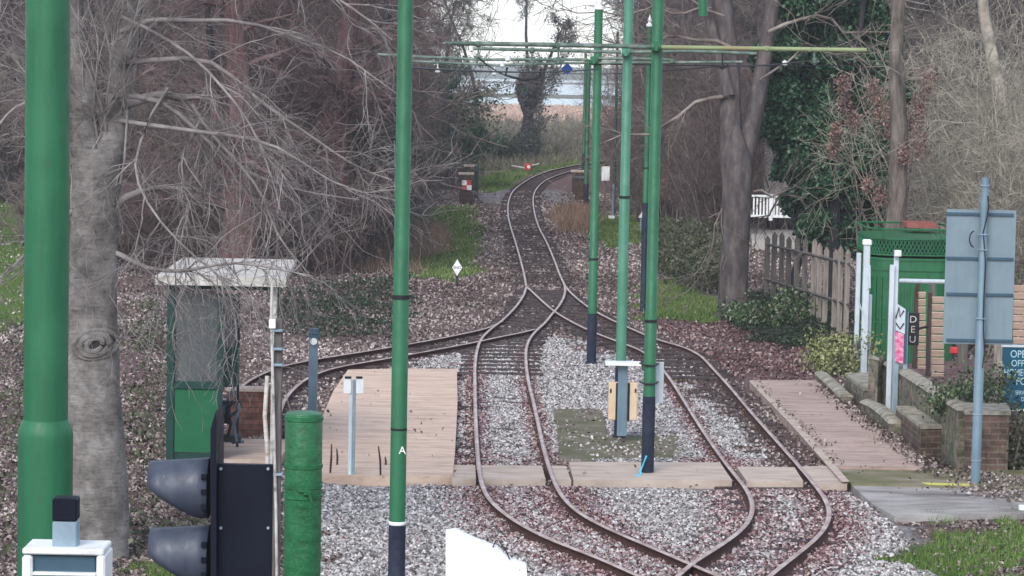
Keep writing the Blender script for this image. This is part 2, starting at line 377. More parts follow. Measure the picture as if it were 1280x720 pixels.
def copy_tree(o, loc, rz, s=1.0, label=None, sz=None):
    c = o.copy(); COL.objects.link(c); c.location = loc; c.rotation_euler = (0, 0, rz); c.scale = (s, s, sz or s)
    if label: c['label'] = label
    for ch in list(o.children):
        d = ch.copy(); COL.objects.link(d); d.parent = c
    return c

# smooth value noise in numpy
_T = RNG.random((256, 256))
def vnoise(x, y):
    xi = np.floor(x).astype(int); yi = np.floor(y).astype(int); fx = x - xi; fy = y - yi
    fx = fx * fx * (3 - 2 * fx); fy = fy * fy * (3 - 2 * fy)
    a = _T[xi % 256, yi % 256]; b = _T[(xi + 1) % 256, yi % 256]; c = _T[xi % 256, (yi + 1) % 256]; d = _T[(xi + 1) % 256, (yi + 1) % 256]
    return (a * (1 - fx) + b * fx) * (1 - fy) + (c * (1 - fx) + d * fx) * fy
def pip(x, y, poly):
    ins = np.zeros(x.shape, bool); n = len(poly)
    for i in range(n):
        x0, y0 = poly[i]; x1, y1 = poly[(i + 1) % n]
        c = ((y0 > y) != (y1 > y)); ins ^= c & (x < (x1 - x0) * (y - y0) / ((y1 - y0) or 1e-9) + x0)
    return ins
def gpoly(pp, z=0): return [tuple(G(a, b, z)[:2]) for a, b in pp]

# ------------------------------------------------------------------ rails (traced along their heads)
ZR = 0.105
FAR_L = [(760, 201), (726.7, 205), (693, 211.7), (673, 218), (655, 227.5), (641.7, 238.3), (635.8, 251.7), (635, 266.7), (638.3, 283.3), (643.3, 299), (651.2, 326.7), (654.6, 340), (658.0, 357.8)]
FAR_R = [(760, 205), (740, 208), (715, 213.3), (693.3, 220), (680, 226.7), (670, 236.7), (666.6, 246.7), (667, 258.3), (670, 273.3), (675, 286.7), (683, 301.7), (695, 330), (699, 341), (706, 356)]
LL = [(658, 357.8), (654.4, 368.9), (644.4, 383.3), (627.8, 400), (613.3, 411), (602.2, 422.2), (596.7, 435.6), (593.8, 455.6), (593.6, 477.8), (594, 500), (595, 530), (596.7, 560), (599.4, 588.9), (603.3, 607.8), (612.2, 624.4), (628.9, 640), (655.6, 657.8), (693.3, 676.5), (737.8, 692.3), (784.4, 713), (840, 738)]
LR = [(705.5, 355), (706.5, 364), (703.5, 374), (697.8, 383.3), (691, 391), (680, 404.4), (668.9, 414.4), (661.5, 424.4), (657.8, 435.6), (657.8, 455.6), (661, 477.8), (666.5, 500), (671.7, 523.3), (680.7, 563.3), (690, 593.3), (702, 618.3), (723.3, 640), (760, 660.3), (806.7, 680), (860, 703), (905, 722.3), (960, 747)]
RL = [(658.5, 358.5), (662.2, 361.5), (675.6, 374), (688.9, 385.6), (697, 391.5), (713.3, 401), (735.6, 412.2), (771, 426), (800, 437), (814, 447), (826.5, 459), (841, 477.8), (856.4, 502.2), (871.7, 526.7), (890, 554.2), (906.3, 577), (923, 598), (933.3, 611), (940.5, 627), (940, 642.2), (933.3, 655.6), (917.8, 669.5), (898, 683), (880, 694), (864.4, 704), (846, 720), (825, 742)]
RR = [(706, 356), (712, 364), (722.2, 373.3), (733, 381.7), (744.4, 388.9), (771, 402.5), (795, 413), (819.7, 423.5), (853.3, 433), (874.7, 443.5), (890, 458.8), (914.4, 485.4), (938.9, 514.4), (963.3, 542), (987.8, 569.4), (1010, 595), (1028.0, 617.8), (1036.7, 635), (1036.5, 648.9), (1029, 663), (1011, 680.5), (988, 698.5), (964.4, 717), (945, 735)]
SU = [(627.8, 401), (609.7, 409.6), (560.7, 420.4), (509, 430), (444.7, 440.6), (400.9, 447.5), (357, 456), (328.7, 466.4), (310.6, 475.4), (298.4, 486), (290, 500), (286, 520)]
SL = [(668.9, 411), (651, 415.6), (624.4, 420.6), (594.2, 427.3), (560.7, 433.6), (509, 443.2), (457.6, 452.0), (418.9, 459), (393, 467.7), (372.5, 480.5), (358, 496), (350, 515), (347, 540)]
def spline(pp, step=0.2, sm=2):
    P = np.array([G(a, b, ZR)[:2] for a, b in pp])
    out = []
    Q = np.vstack([2 * P[0] - P[1], P, 2 * P[-1] - P[-2]])
    for i in range(1, len(Q) - 2):
        n = max(3, int(np.linalg.norm(Q[i + 1] - Q[i]) / step))
        t = np.linspace(0, 1, n, endpoint=False)[:, None]
        p0, p1, p2, p3 = Q[i - 1], Q[i], Q[i + 1], Q[i + 2]
        # centripetal knots keep the uneven spacing of far points from looping
        d = lambda a, b: max(1e-3, np.linalg.norm(b - a) ** 0.5)
        t0 = 0; t1 = d(p0, p1); t2 = t1 + d(p1, p2); t3 = t2 + d(p2, p3); tt = t1 + t * (t2 - t1)
        A1 = (t1 - tt) / (t1 - t0) * p0 + (tt - t0) / (t1 - t0) * p1
        A2 = (t2 - tt) / (t2 - t1) * p1 + (tt - t1) / (t2 - t1) * p2
        A3 = (t3 - tt) / (t3 - t2) * p2 + (tt - t2) / (t3 - t2) * p3
        B1 = (t2 - tt) / (t2 - t0) * A1 + (tt - t0) / (t2 - t0) * A2
        B2 = (t3 - tt) / (t3 - t1) * A2 + (tt - t1) / (t3 - t1) * A3
        out.append((t2 - tt) / (t2 - t1) * B1 + (tt - t1) / (t2 - t1) * B2)
    C = np.vstack(out + [P[-1:]])
    for _ in range(sm * 3):
        C[1:-1] = (C[:-2] + 2 * C[1:-1] + C[2:]) / 4
    s = np.concatenate([[0], np.cumsum(np.linalg.norm(np.diff(C, axis=0), axis=1))])
    u = np.arange(0, s[-1], step)
    return np.stack([np.interp(u, s, C[:, 0]), np.interp(u, s, C[:, 1])], 1)
RAILS = {k: spline(v) for k, v in dict(FL=FAR_L, FR=FAR_R, LL=LL, LR=LR, RL=RL, RR=RR, SU=SU, SL=SL).items()}
ALLR = np.vstack(list(RAILS.values()))
def rail_mesh(C, parent, dz=0.0, name='rail'):
    T = np.gradient(C, axis=0); T /= np.linalg.norm(T, axis=1)[:, None]; N = np.stack([-T[:, 1], T[:, 0]], 1)
    prof = [(-.05, 0.0), (-.05, .012), (-.01, .022), (-.01, .075), (-.026, .085), (-.027, ZR - .008), (-.02, ZR), (.02, ZR), (.027, ZR - .008), (.026, .085), (.01, .075), (.01, .022), (.05, .012), (.05, 0.0)]
    k = len(prof); V = []
    for a, z in prof:
        V.append(np.column_stack([C + N * a, np.full(len(C), z + dz)]))
    V = np.stack(V, 1).reshape(-1, 3); n = len(C)
    i = np.arange(n - 1)[:, None]; j = np.arange(k - 1)[None, :]
    Fq = np.stack([i * k + j, (i + 1) * k + j, (i + 1) * k + j + 1, i * k + j + 1], -1).reshape(-1, 4)
    mi = np.tile(np.where(np.isin(np.arange(k - 1), (5, 6, 7)), 0, 1), n - 1)
    return npmesh(name, V, Fq, ['rail_top', 'rail_side'], parent, False, mi)
SLEEP = []
def track(label, a, b, loc_i, zt, dz, gap=0.68, buried=None, maxn=98):
    A, B = RAILS[a], RAILS[b]
    L = A[len(A) // 2]
    t = thing('railway_track', label, 'track', (L[0], L[1], 0))
    rail_mesh(A, t, dz); rail_mesh(B, t, dz)
    st = max(1, int(round(gap / 0.2))); last = None; c = 0
    for i in range(1, len(A) - 1, st):
        p = A[i]; d = np.linalg.norm(B - p, axis=1); j = d.argmin()
        if d[j] > 1.15 or j in (0, len(B) - 1) and d[j] > 1.0: continue
        q = B[j]; mid = (p + q) / 2; u = (q - p) / d[j]
        if c >= maxn: break
        c += 1
        z = zt if not (buried and mid[1] < buried) else zt - 0.038
        ln = d[j] + 0.52 + RNG.uniform(-.05, .05)
        mb = MB(); mb.box((mid[0], mid[1], z - 0.06), (ln, 0.23 + RNG.uniform(-.02, .02), 0.12), rz=math.atan2(u[1], u[0]) + RNG.uniform(-.02, .02), bev=0.012)
        mb.build('sleeper', 'sleeper_wood', t); SLEEP.append((mid[0], mid[1], ln, math.atan2(u[1], u[0])))
    return t
track('single narrow gauge track curving away between the two far gateposts', 'FL', 'FR', 0, 0.040, 0.0, 0.8)
track('left hand loop track running past the sandy left platform', 'LL', 'LR', 0, 0.043, 0.001, 0.62, buried=44)
track('right hand loop track passing the pink right platform', 'RL', 'RR', 0, 0.046, 0.002, 0.62, buried=44)
track('rusty siding curving off left behind the shelter', 'SU', 'SL', 0, 0.034, -0.001, 0.66)

# ------------------------------------------------------------------ terrain
xs = np.concatenate([-np.geomspace(900, 17, 22), np.arange(-16, 13, 0.14), np.geomspace(13.2, 900, 22)])
ys = np.concatenate([[-200, -90, -40, -20, 0, 10, 18], np.arange(22, 62, 0.14), np.arange(62, 110, 0.3), np.geomspace(110.5, 1500, 90)])
X, Y = np.meshgrid(xs, ys)
def ground_z(x, y):
    d = np.clip((np.abs(x + 0.2 * 0) - 5.5) / 4, 0, 1)
    n = (vnoise(x * 1.3 + 9, y * 0.9) - .5) * 0.03 + (vnoise(x * 5, y * 5) - .5) * 0.022
    big = (vnoise(x * .25 + 50, y * .25) - .5) * 0.35 * d * np.clip((120 - y) / 40, 0, 1) * np.clip((y - 38) / 8, 0, 1)
    return np.where(y < 130, n + big - 0.012, -0.02)
Z = ground_z(X, Y)
def jit(x, y, a=.35):
    return x + (vnoise(x * 2.3, y * 2.3) - .5) * 2 * a + (vnoise(x * 9 + 4, y * 9) - .5) * a, y + (vnoise(x * 2.3 + 77, y * 1.1 + 5) - .5) * 5 * a
GRASS = [gpoly(p) for p in (
    [(528, 262), (590, 256), (600, 300), (592, 345), (548, 352), (516, 345), (526, 300)],
    [(600, 222), (650, 212), (700, 205), (728, 199), (728, 204), (690, 211), (650, 222), (632, 238), (605, 241)],
    [(735, 272), (800, 270), (810, 300), (770, 312), (738, 298)],
    [(805, 352), (850, 348), (900, 380), (890, 402), (840, 404), (806, 400)],
    [(1150, 662), (1290, 640), (1290, 745), (1060, 745), (1120, 690)],
    [(160, 708), (240, 706), (262, 745), (150, 745)],
    [(-60, 238), (40, 238), (60, 405), (-60, 420)])]
BALL = [gpoly(p) for p in (
    [(395, 598), (600, 596), (1062, 603), (1110, 640), (1150, 745), (380, 745)],
    [(572, 440), (600, 424), (690, 424), (740, 440), (830, 452), (940, 560), (1000, 590), (560, 598), (570, 470)],
    [(500, 446), (590, 434), (598, 462), (500, 462)],
    [(590, 238), (640, 236), (648, 254), (600, 256)], [(672, 240), (700, 238), (712, 252), (680, 256)])]
def masks(x, y):
    jx, jy = jit(x, y)
    g = np.zeros(x.shape, bool); b = np.zeros(x.shape, bool)
    for p in GRASS: g |= pip(jx, jy, p)
    for p in BALL: b |= pip(jx, jy, p)
    return g, b
gm, bm = masks(X, Y)
near = (Y < 75) & (np.abs(X) < 9)
rd = np.full(X.shape, 9.0)
pts = np.stack([X[near], Y[near]], 1); best = np.full(len(pts), 9.0)
for k0 in range(0, len(ALLR), 40):
    c = ALLR[k0:k0 + 40]; best = np.minimum(best, np.sqrt(((pts[:, None, :] - c[None]) ** 2).sum(-1)).min(1))
rd[near] = best
iy, ix = np.meshgrid(np.arange(len(ys) - 1), np.arange(len(xs) - 1), indexing='ij')
W = len(xs); FQ = np.stack([iy * W + ix, iy * W + ix + 1, (iy + 1) * W + ix + 1, (iy + 1) * W + ix], -1).reshape(-1, 4)
m, nt, b = nodes_of('ground')
f1 = noise(nt, 11, 8, 0.75); f2 = noise(nt, 1.2, 4, 0.6); f3 = noise(nt, 26, 6, 0.8)
lit = ramp(nt, [(0.30, (0.035, 0.022, 0.024)), (0.46, (0.12, 0.075, 0.075)), (0.58, (0.22, 0.15, 0.145)), (0.72, (0.42, 0.33, 0.31))], f1)
bal = ramp(nt, [(0.32, (0.06, 0.05, 0.052)), (0.48, (0.20, 0.185, 0.19)), (0.7, (0.45, 0.43, 0.44))], f3)
gra = ramp(nt, [(0.35, (0.04, 0.075, 0.015)), (0.5, (0.09, 0.16, 0.03)), (0.7, (0.17, 0.24, 0.07))], f1)
fld = ramp(nt, [(0.3, (0.09, 0.09, 0.055)), (0.5, (0.17, 0.165, 0.11)), (0.7, (0.25, 0.235, 0.18))], f2)
def attr(n):
    a = nt.nodes.new('ShaderNodeAttribute'); a.attribute_name = n; return a.outputs['Fac']
c = mix(nt, attr('ballast'), lit, bal); c = mix(nt, attr('grass'), c, gra); c = mix(nt, attr('field'), c, fld)
nt.links.new(c, b.inputs['Base Color']); b.inputs['Roughness'].default_value = 0.97; b.inputs['Specular IOR Level'].default_value = 0.1
bump(nt, b, f1, 0.8, 0.05)
g_o = npmesh('ground', np.stack([X, Y, Z], -1).reshape(-1, 3), FQ, 'ground', None, True)
for nm, arr in (('ballast', bm), ('grass', gm), ('field', Y > 128)):
    a = g_o.data.attributes.new(nm, 'FLOAT', 'POINT'); a.data.foreach_set('value', arr.astype(np.float32).ravel())
tag(g_o, kind='structure')

def sheet(name, poly, z, mat, kind='structure', th=None):
    mb = MB(); mb.prism(poly, z - (th or 0.02), z); o = mb.build(name, mat); tag(o, kind=kind); return o
# far marsh and estuary
sheet('marsh', [(-500, 232), (500, 232), (600, 345), (-600, 345)], 0.25, 'dry_blade')
m, nt, b = nodes_of('water'); b.inputs['Base Color'].default_value = (0.16, 0.25, 0.30, 1); b.inputs['Roughness'].default_value = 0.22
bump(nt, b, noise(nt, 0.08, 3, .5, 'Object', (1, 6, 1)), 0.05, 0.5)
sheet('water', [(-800, 345), (800, 345), (850, 1150), (-850, 1150)], 0.06, 'water')
nmat('reeds', [(0.42, 0.28, 0.22), (0.52, 0.37, 0.30), (0.60, 0.45, 0.38)], 0.05, 0.95, stretch=(1, 3, 1))
bpy.data.objects['marsh'].data.materials[0] = MATS['reeds']
sheet('mud_bank', [(-400, 450), (500, 440), (600, 500), (-500, 510)], 0.12, 'moss_slab')
sheet('mud_bank', [(-400, 780), (500, 900), (600, 980), (-500, 900)], 0.12, 'moss_slab')
# low hills beyond the water
hx = np.linspace(-860, 860, 120); V = []; 
for k, (yy, hh) in enumerate(((1120, 0), (1200, .55), (1330, .9), (1440, 0))):
    for x in hx: V.append((x, yy, -1 + hh * (3 + 7 * float(vnoise(np.array(x / 120.0 + 3), np.array(0.5)))) if hh else -1))
n = len(hx); Fh = [(r * n + i, r * n + i + 1, (r + 1) * n + i + 1, (r + 1) * n + i) for r in range(3) for i in range(n - 1)]
nmat('hill_grass', [(0.06, 0.09, 0.05), (0.12, 0.15, 0.08)], 0.01, 0.95)
tag(npmesh('hills', V, Fh, 'hill_grass', None, True), kind='structure')

# ------------------------------------------------------------------ platforms, crossing strip, slabs
def pave(name, pp, z, mat, th=None, z0=-0.05):
    mb = MB(); mb.prism(gpoly(pp, z), z0, z); o = mb.build(name, mat); tag(o, kind='structure'); return o
pave('pavement', [(435, 462), (500, 460.5), (571, 461), (572, 500), (569, 560), (566, 594), (500, 594.5), (403, 594), (400, 560), (403, 520), (417, 488)], 0.11, 'platform_sand')
pave('pavement', [(937, 475), (1024, 475), (1040, 493), (1072, 517), (1110, 545), (1150, 575), (1153, 585), (1046, 583), (990, 531)], 0.11, 'platform_pink')
mb = MB()                                     # white edging line, painted
P = gpoly([(936, 476), (942, 476), (1001, 532), (1062, 602), (1052, 602), (993, 535)], 0.114)
mb.prism(P, 0.111, 0.114); tag(mb.build('platform_edge_line', 'concrete'), kind='structure')
for q in ([(566, 581), (594, 581.5), (595, 598.5), (565, 598.5)], [(601, 581.5), (677, 582), (682, 599), (603, 598.5)],
          [(686, 582), (707, 582), (714, 600), (692, 599.5)], [(711, 577), (900, 578), (915, 600), (717, 600)],
          [(921, 583), (993, 584), (1004, 601), (933, 601)], [(1001, 583), (1040, 582), (1059, 605), (1016, 605)]):
    pave('path', q, 0.085, 'concrete')
pave('path', [(691, 511), (753, 511), (758, 544), (864, 545), (858, 562), (842, 577), (700, 577)], 0.012, 'moss_slab')
pave('path', [(1044, 583), (1153, 586), (1300, 588), (1300, 611), (1064, 604)], 0.08, 'moss_path')
pave('path', [(1064, 606), (1300, 613), (1300, 641), (1118, 645), (1092, 631)], 0.055, 'slab_grey')
mb = MB(); mb.prism(gpoly([(1152, 603), (1212, 604.5), (1212, 607.2), (1160, 605.8)], 0.084), 0.081, 0.084); tag(mb.build('yellow_line', 'yellow_paint'), kind='structure')
pave('lane', [(930, 262), (1060, 262), (1060, 302), (940, 300)], 0.25, 'lane')

# keep-out areas for scattered stones and leaves
KEEP = [gpoly(p, .1) for p in ([(435, 462), (571, 461), (566, 598), (400, 596), (403, 520), (417, 488)], [(937, 475), (1024, 475), (1153, 580), (1290, 583), (1290, 640), (1112, 642), (1060, 604)],
                             [(565, 580), (1060, 580), (1060, 603), (565, 600)])]
SLAB = gpoly([(692, 512), (753, 512), (765, 545), (850, 546), (842, 575), (700, 575)])

def rails_dist(x, y):
    best = np.full(len(x), 9.0)
    for k0 in range(0, len(ALLR), 30):
        c = ALLR[k0:k0 + 30]
        best = np.minimum(best, np.sqrt((x[:, None] - c[None, :, 0]) ** 2 + (y[:, None] - c[None, :, 1]) ** 2).min(1))
    return best
def in_view(x, y, mpx=40):
    px = 640 + x / y * F; return (px > -mpx) & (px < 1280 + mpx)
S = np.array(SLEEP)
def on_sleeper(x, y, lim):
    r = np.zeros(len(x), bool)
    for sx, sy, ln, a in SLEEP:
        if sy < lim: continue
        k = (np.abs(x - sx) < 1.2) & (np.abs(y - sy) < 1.2)
        if not k.any(): continue
        dx = x[k] - sx; dy = y[k] - sy; u = dx * math.cos(a) + dy * math.sin(a); v = -dx * math.sin(a) + dy * math.cos(a)
        kk = np.where(k)[0]; r[kk[(np.abs(u) < ln / 2) & (np.abs(v) < 0.115)]] = True
    return r

def rocks(x, y, z, size, rnd, name, mat):
    n = len(x)
    base = np.array([(1, 0, 0), (0, 1, 0), (-1, 0, 0), (0, -1, 0), (0, 0, .8), (0, 0, -.6)], float)
    a = RNG.uniform(0, 6.28, n); ca, sa = np.cos(a), np.sin(a)
    V = base[None] * (0.75 + 0.5 * RNG.random((n, 6, 1))) * size[:, None, None] * (0.8 + .5 * RNG.random((n, 1, 3)))
    tl = RNG.normal(0, .35, (n, 2)); V[:, :, 2] += V[:, :, 0] * tl[:, :1] + V[:, :, 1] * tl[:, 1:]
    Vx = V[:, :, 0] * ca[:, None] - V[:, :, 1] * sa[:, None] + x[:, None]; Vy = V[:, :, 0] * sa[:, None] + V[:, :, 1] * ca[:, None] + y[:, None]
    V = np.stack([Vx, Vy, V[:, :, 2] + z[:, None]], -1).reshape(-1, 3)
    f = np.array([(0, 1, 4), (1, 2, 4), (2, 3, 4), (3, 0, 4), (1, 0, 5), (2, 1, 5), (3, 2, 5), (0, 3, 5)])
    Fq = (f[None] + np.arange(n)[:, None, None] * 6).reshape(-1, 3)
    return npmesh(name, V, Fq, mat, None, False, None, np.repeat(rnd, 6))
def quads(C, size, rnd, name, mat, flat=0.35, parent=None, asp=1.5, keep_z=None):   # curled leaf-shaped pieces
    n = len(C); nrm = RNG.normal(0, 1, (n, 3)); nrm[:, 2] = np.abs(nrm[:, 2]) * flat + 0.02
    nrm /= np.linalg.norm(nrm, axis=1)[:, None]
    t = np.cross(nrm, RNG.normal(0, 1, (n, 3))); t /= np.linalg.norm(t, axis=1)[:, None] + 1e-9; w = np.cross(nrm, t)
    s = size[:, None]
    c1 = nrm * s * RNG.uniform(0, .45, (n, 1))
    V = np.stack([C - t * s * asp / 2, C + w * s * .5 + c1, C + t * s * asp / 2, C - w * s * .5 + c1], 1).reshape(-1, 3)
    i = np.arange(n)[:, None] * 4
    return npmesh(name, V, np.concatenate([i + np.array([[0, 1, 2]]), i + np.array([[0, 2, 3]])]), mat, parent, False, None, np.repeat(rnd, 4))

# ballast stones
N = 330000
d_ = RNG.uniform(26.3, 52, N) ; x_ = RNG.uniform(-3.4, 4.2, N)
g1, b1 = masks(x_, d_)
k = b1 & in_view(x_, d_) & (RNG.random(N) < np.clip(1.25 - (d_ - 27) / 32, .35, 1))
for p in KEEP: k &= ~pip(x_, d_, p)
k &= ~(pip(x_, d_, SLAB) & (RNG.random(N) < 0.96))
x_, d_ = x_[k], d_[k]
k = ~on_sleeper(x_, d_, 44.0); x_, d_ = x_[k], d_[k]
r_ = rails_dist(x_, d_); k = r_ > 0.045; x_, d_, r_ = x_[k], d_[k], r_[k]
rust = RNG.random(len(x_)) < np.clip(1.15 - (r_ - .05) * np.where(d_ < 35, 1.9, 6.0), 0.05, 1) * (0.6 + 0.7 * vnoise(x_ * 1.3, d_ * .7))
sz = RNG.uniform(0.014, 0.034, len(x_)); zz = ground_z(x_, d_) + 0.012
for nm, kk, mt in (('ballast_stones', ~rust, 'ballast_stone'), ('rusty_ballast_stones', rust, 'ballast_rust')):
    o = rocks(x_[kk], d_[kk], zz[kk], sz[kk], RNG.random(kk.sum()), nm, mt)
    tag(o, 'light grey crushed stones between and beside the rails' if mt == 'ballast_stone' else 'rust stained reddish stones along the rails', 'ballast', kind='stuff')
# leaf litter
N = 420000
d_ = 26 + 84 * RNG.random(N) ** 1.35; x_ = (RNG.random(N) - .5) * 2 * 0.2 * d_
g1, b1 = masks(x_, d_)
k = (RNG.random(N) < .22 + 1.15 * vnoise(x_ * 1.3 + 31, d_ * .6)) & (~b1 | (RNG.random(N) < .10)) & (~g1 | (RNG.random(N) < .15)) & in_view(x_, d_)
for p in KEEP: k &= ~pip(x_, d_, p) | (RNG.random(N) < .010)
x_, d_ = x_[k], d_[k]
r_ = rails_dist(x_, d_); k = (r_ > .06) & (~on_sleeper(x_, d_, 30) | (RNG.random(len(x_)) < .12)); x_, d_, r_ = x_[k], d_[k], r_[k]
up = np.zeros(len(x_))
for p in KEEP: up = np.where(pip(x_, d_, p), .12, up)
C = np.stack([x_, d_, ground_z(x_, d_) + 0.012 + up + RNG.random(len(x_)) * .02], 1)
patch = vnoise(x_ * .9 + 3, d_ * .4)
rn = np.clip(RNG.random(len(x_)) * .8 + (patch - .5) * .45 + .08, 0, 1)
redd = pip(*jit(x_, d_), gpoly([(800, 405), (1030, 400), (1060, 455), (1030, 478), (930, 474), (860, 430)])) & (RNG.random(len(x_)) < .8)
tag(quads(C[redd], RNG.uniform(.02, .05, redd.sum()) * 1.2, rn[redd], 'red_leaf_litter', 'red_litter', 1.6), 'dark reddish wet leaves behind the pink platform', 'leaves', kind='stuff')
C, rn, x_, d_ = C[~redd], rn[~redd], x_[~redd], d_[~redd]
tag(quads(C, RNG.uniform(.018, .044, len(x_)) * (1 + (d_ - 26) / 80), rn, 'leaf_litter', 'leaf_litter', 1.6), 'brown and pink fallen leaves covering the ground', 'leaves', kind='stuff')
# grass blades
def blades(poly_list, n, h, name, mat, label, zf=ground_z, wd=.006, leanf=.35):
    Cx, Cy = [], []
    for p in poly_list:
        a = np.array(p); lo, hi = a.min(0), a.max(0)
        ar = (hi - lo).prod(); k = n if np.isscalar(n) else n
        x = RNG.uniform(lo[0] - .5, hi[0] + .5, k); y = RNG.uniform(lo[1] - .5, hi[1] + .5, k); jx, jy = jit(x, y)
        m_in = pip(jx, jy, p) & (vnoise(x * 3, y * 3) + RNG.random(k) * .7 > .45); Cx.append(x[m_in]); Cy.append(y[m_in])
    x = np.concatenate(Cx); y = np.concatenate(Cy); n = len(x)
    r_ = rails_dist(x, y); q = r_ > .1; x, y = x[q], y[q]; n = len(x)
    z = zf(x, y); a = RNG.uniform(0, 6.28, n); hh = h * RNG.uniform(.4, 1.1, n) * (.6 + .8 * vnoise(x * 1.7, y * 1.7)); w = wd * (0.7 + y / 60)
    lean = RNG.normal(0, leanf, (n, 2)) * hh[:, None]
    B0 = np.stack([x - np.cos(a) * w, y - np.sin(a) * w, z], 1); B1 = np.stack([x + np.cos(a) * w, y + np.sin(a) * w, z], 1)
    T = np.stack([x + lean[:, 0], y + lean[:, 1], z + hh], 1)
    V = np.stack([B0, B1, T], 1).reshape(-1, 3)
    tag(npmesh(name, V, np.arange(3 * n).reshape(-1, 3), mat, None, False, None, np.repeat(np.clip(RNG.random(n) * .8 + (vnoise(x, y * .6) - .4) * .4, 0, 1), 3)), label, 'grass', kind='stuff')
blades([GRASS[0], GRASS[2], GRASS[3]], 26000, .11, 'grass', 'grass_blade', 'green grass strips beside the track')
blades([GRASS[1]], 26000, .18, 'grass', 'grass_blade', 'pale green grass at the far bend of the track')
blades([GRASS[4], GRASS[5]], 20000, .09, 'grass', 'grass_blade', 'bright green tufts of grass in the near corners', wd=.004)
blades([GRASS[6]], 60000, .07, 'grass', 'grass_blade', 'open green lawn behind the beech tree on the left')
DRY = [gpoly([(428, 300), (516, 296), (520, 342), (430, 342)]), gpoly([(516, 285), (548, 285), (552, 320), (520, 325)]), gpoly([(690, 262), (740, 262), (742, 292), (700, 292)])]
blades(DRY, 9000, .35, 'dry_grass', 'dry_blade', 'tall dry tan grass at the edge of the wood', wd=.005)
blades([gpoly([(590, 150), (735, 150), (735, 200), (660, 212), (590, 214)])], 42000, .55, 'marsh_grass', 'marsh_blade', 'rough tan marsh grass beyond the bend', wd=.012)
blades([[(-12, 235), (20, 235), (26, 338), (-18, 338)]], 30000, .45, 'reeds', 'reed_blade', 'pale tan reeds beyond the track', zf=lambda x, y: np.full(len(x), .2), wd=.012)

# ivy and bramble ground cover
def cover(poly, n, h, size, name, mat, label, lift=0.0):
    a = np.array(poly); lo, hi = a.min(0), a.max(0)
    x = RNG.uniform(lo[0] - .5, hi[0] + .5, n); y = RNG.uniform(lo[1] - .5, hi[1] + .5, n); jx, jy = jit(x, y)
    cl = vnoise(x * 1.6 + 20, y * 1.2)
    k = pip(jx, jy, poly) & (cl + RNG.random(n) * .5 > .5); x, y, cl = x[k], y[k], cl[k]
    top = h * (.15 + 1.1 * cl) ; z = ground_z(x, y) + top * np.sqrt(RNG.random(len(x)))
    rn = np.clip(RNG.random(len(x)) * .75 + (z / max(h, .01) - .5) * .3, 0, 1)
    tag(quads(np.stack([x, y, z], 1), RNG.uniform(.6, 1.4, len(x)) * size, rn, name, mat, .8), label, 'ivy', kind='stuff')
cover(gpoly([(345, 370), (500, 348), (520, 400), (480, 428), (380, 432), (350, 420)]), 11000, .26, .045, 'bramble_cover', 'dark_ivy', 'dark green brambles between the shelter and the siding')
cover(gpoly([(826, 300), (905, 296), (912, 372), (880, 372), (822, 350)]), 52000, .75, .055, 'ivy_bank', 'bramble_leaf', 'ivy covered bank left of the big forked tree')
cover(gpoly([(925, 372), (1030, 368), (1065, 415), (1060, 440), (960, 432), (925, 410)]), 26000, .14, .045, 'ivy_cover', 'dark_ivy', 'dark ivy along the foot of the old paling fence')
cover(gpoly([(165, 385), (212, 385), (212, 700), (165, 700)]), 20000, .22, .045, 'bramble_cover', 'bramble_leaf', 'tangled brambles between the beech trunk and the shelter')
cover(gpoly([(0, 410), (34, 410), (34, 720), (-20, 720)]), 14000, .25, .045, 'bramble_cover', 'bramble_leaf', 'tangled brambles at the left edge behind the near pole')

# ------------------------------------------------------------------ woody growth
def nz(v): return v / (np.linalg.norm(v, axis=-1, keepdims=True) + 1e-9)
def grow(P, D, L, n, wob, bias, rg):
    P = np.array(P, float); d = nz(np.array(D, float)); out = [P]; st = (np.asarray(L) / (n - 1))[:, None]
    for i in range(n - 1):
        d = nz(d + rg.normal(0, wob, d.shape) + np.array([0, 0, bias])); P = P + d * st; out.append(P)
    return np.stack(out, 1)
def spawn(ch, k, t0, t1, a0, a1, rg):
    M, n, _ = ch.shape; t = rg.uniform(t0, t1, (M, k)) * (n - 1); i = np.minimum(t.astype(int), n - 2); f = (t - i)[..., None]
    m = np.arange(M)[:, None]; p = ch[m, i] * (1 - f) + ch[m, i + 1] * f; tg = nz(ch[m, i + 1] - ch[m, i])
    r = nz(np.cross(tg, rg.normal(0, 1, tg.shape))); a = rg.uniform(a0, a1, (M, k, 1))
    return p.reshape(-1, 3), (tg * np.cos(a) + r * np.sin(a)).reshape(-1, 3), (t / (n - 1)).ravel()
def tubes(ch, r0, r1, s):
    M, n, _ = ch.shape; T = nz(np.gradient(ch, axis=1)); up = np.array([.21, .17, .96]); a = np.cross(T, up)
    bad = np.linalg.norm(a, axis=-1) < .15; a[bad] = np.cross(T[bad], np.array([1.0, 0, 0])); a = nz(a); b = np.cross(T, a)
    u = np.linspace(0, 1, n)[None, :]; r = np.asarray(r0).reshape(-1, 1) * (1 - u) + np.asarray(r1).reshape(-1, 1) * u
    q = np.arange(s) * 2 * math.pi / s
    V = ch[:, :, None] + r[:, :, None, None] * (a[:, :, None] * np.cos(q)[None, None, :, None] + b[:, :, None] * np.sin(q)[None, None, :, None])
    mm = np.arange(M)[:, None, None] * n * s; i = np.arange(n - 1)[None, :, None] * s; j = np.arange(s)[None, None, :]; j2 = (j + 1) % s
    Fq = np.stack([mm + i + j, mm + i + j2, mm + i + s + j2, mm + i + s + j], -1).reshape(-1, 4)
    return V.reshape(-1, 3), Fq
def merge(parts):
    V, Fq, o = [], [], 0
    for v, f in parts: V.append(v); Fq.append(f + o); o += len(v)
    return np.concatenate(V), np.concatenate(Fq)
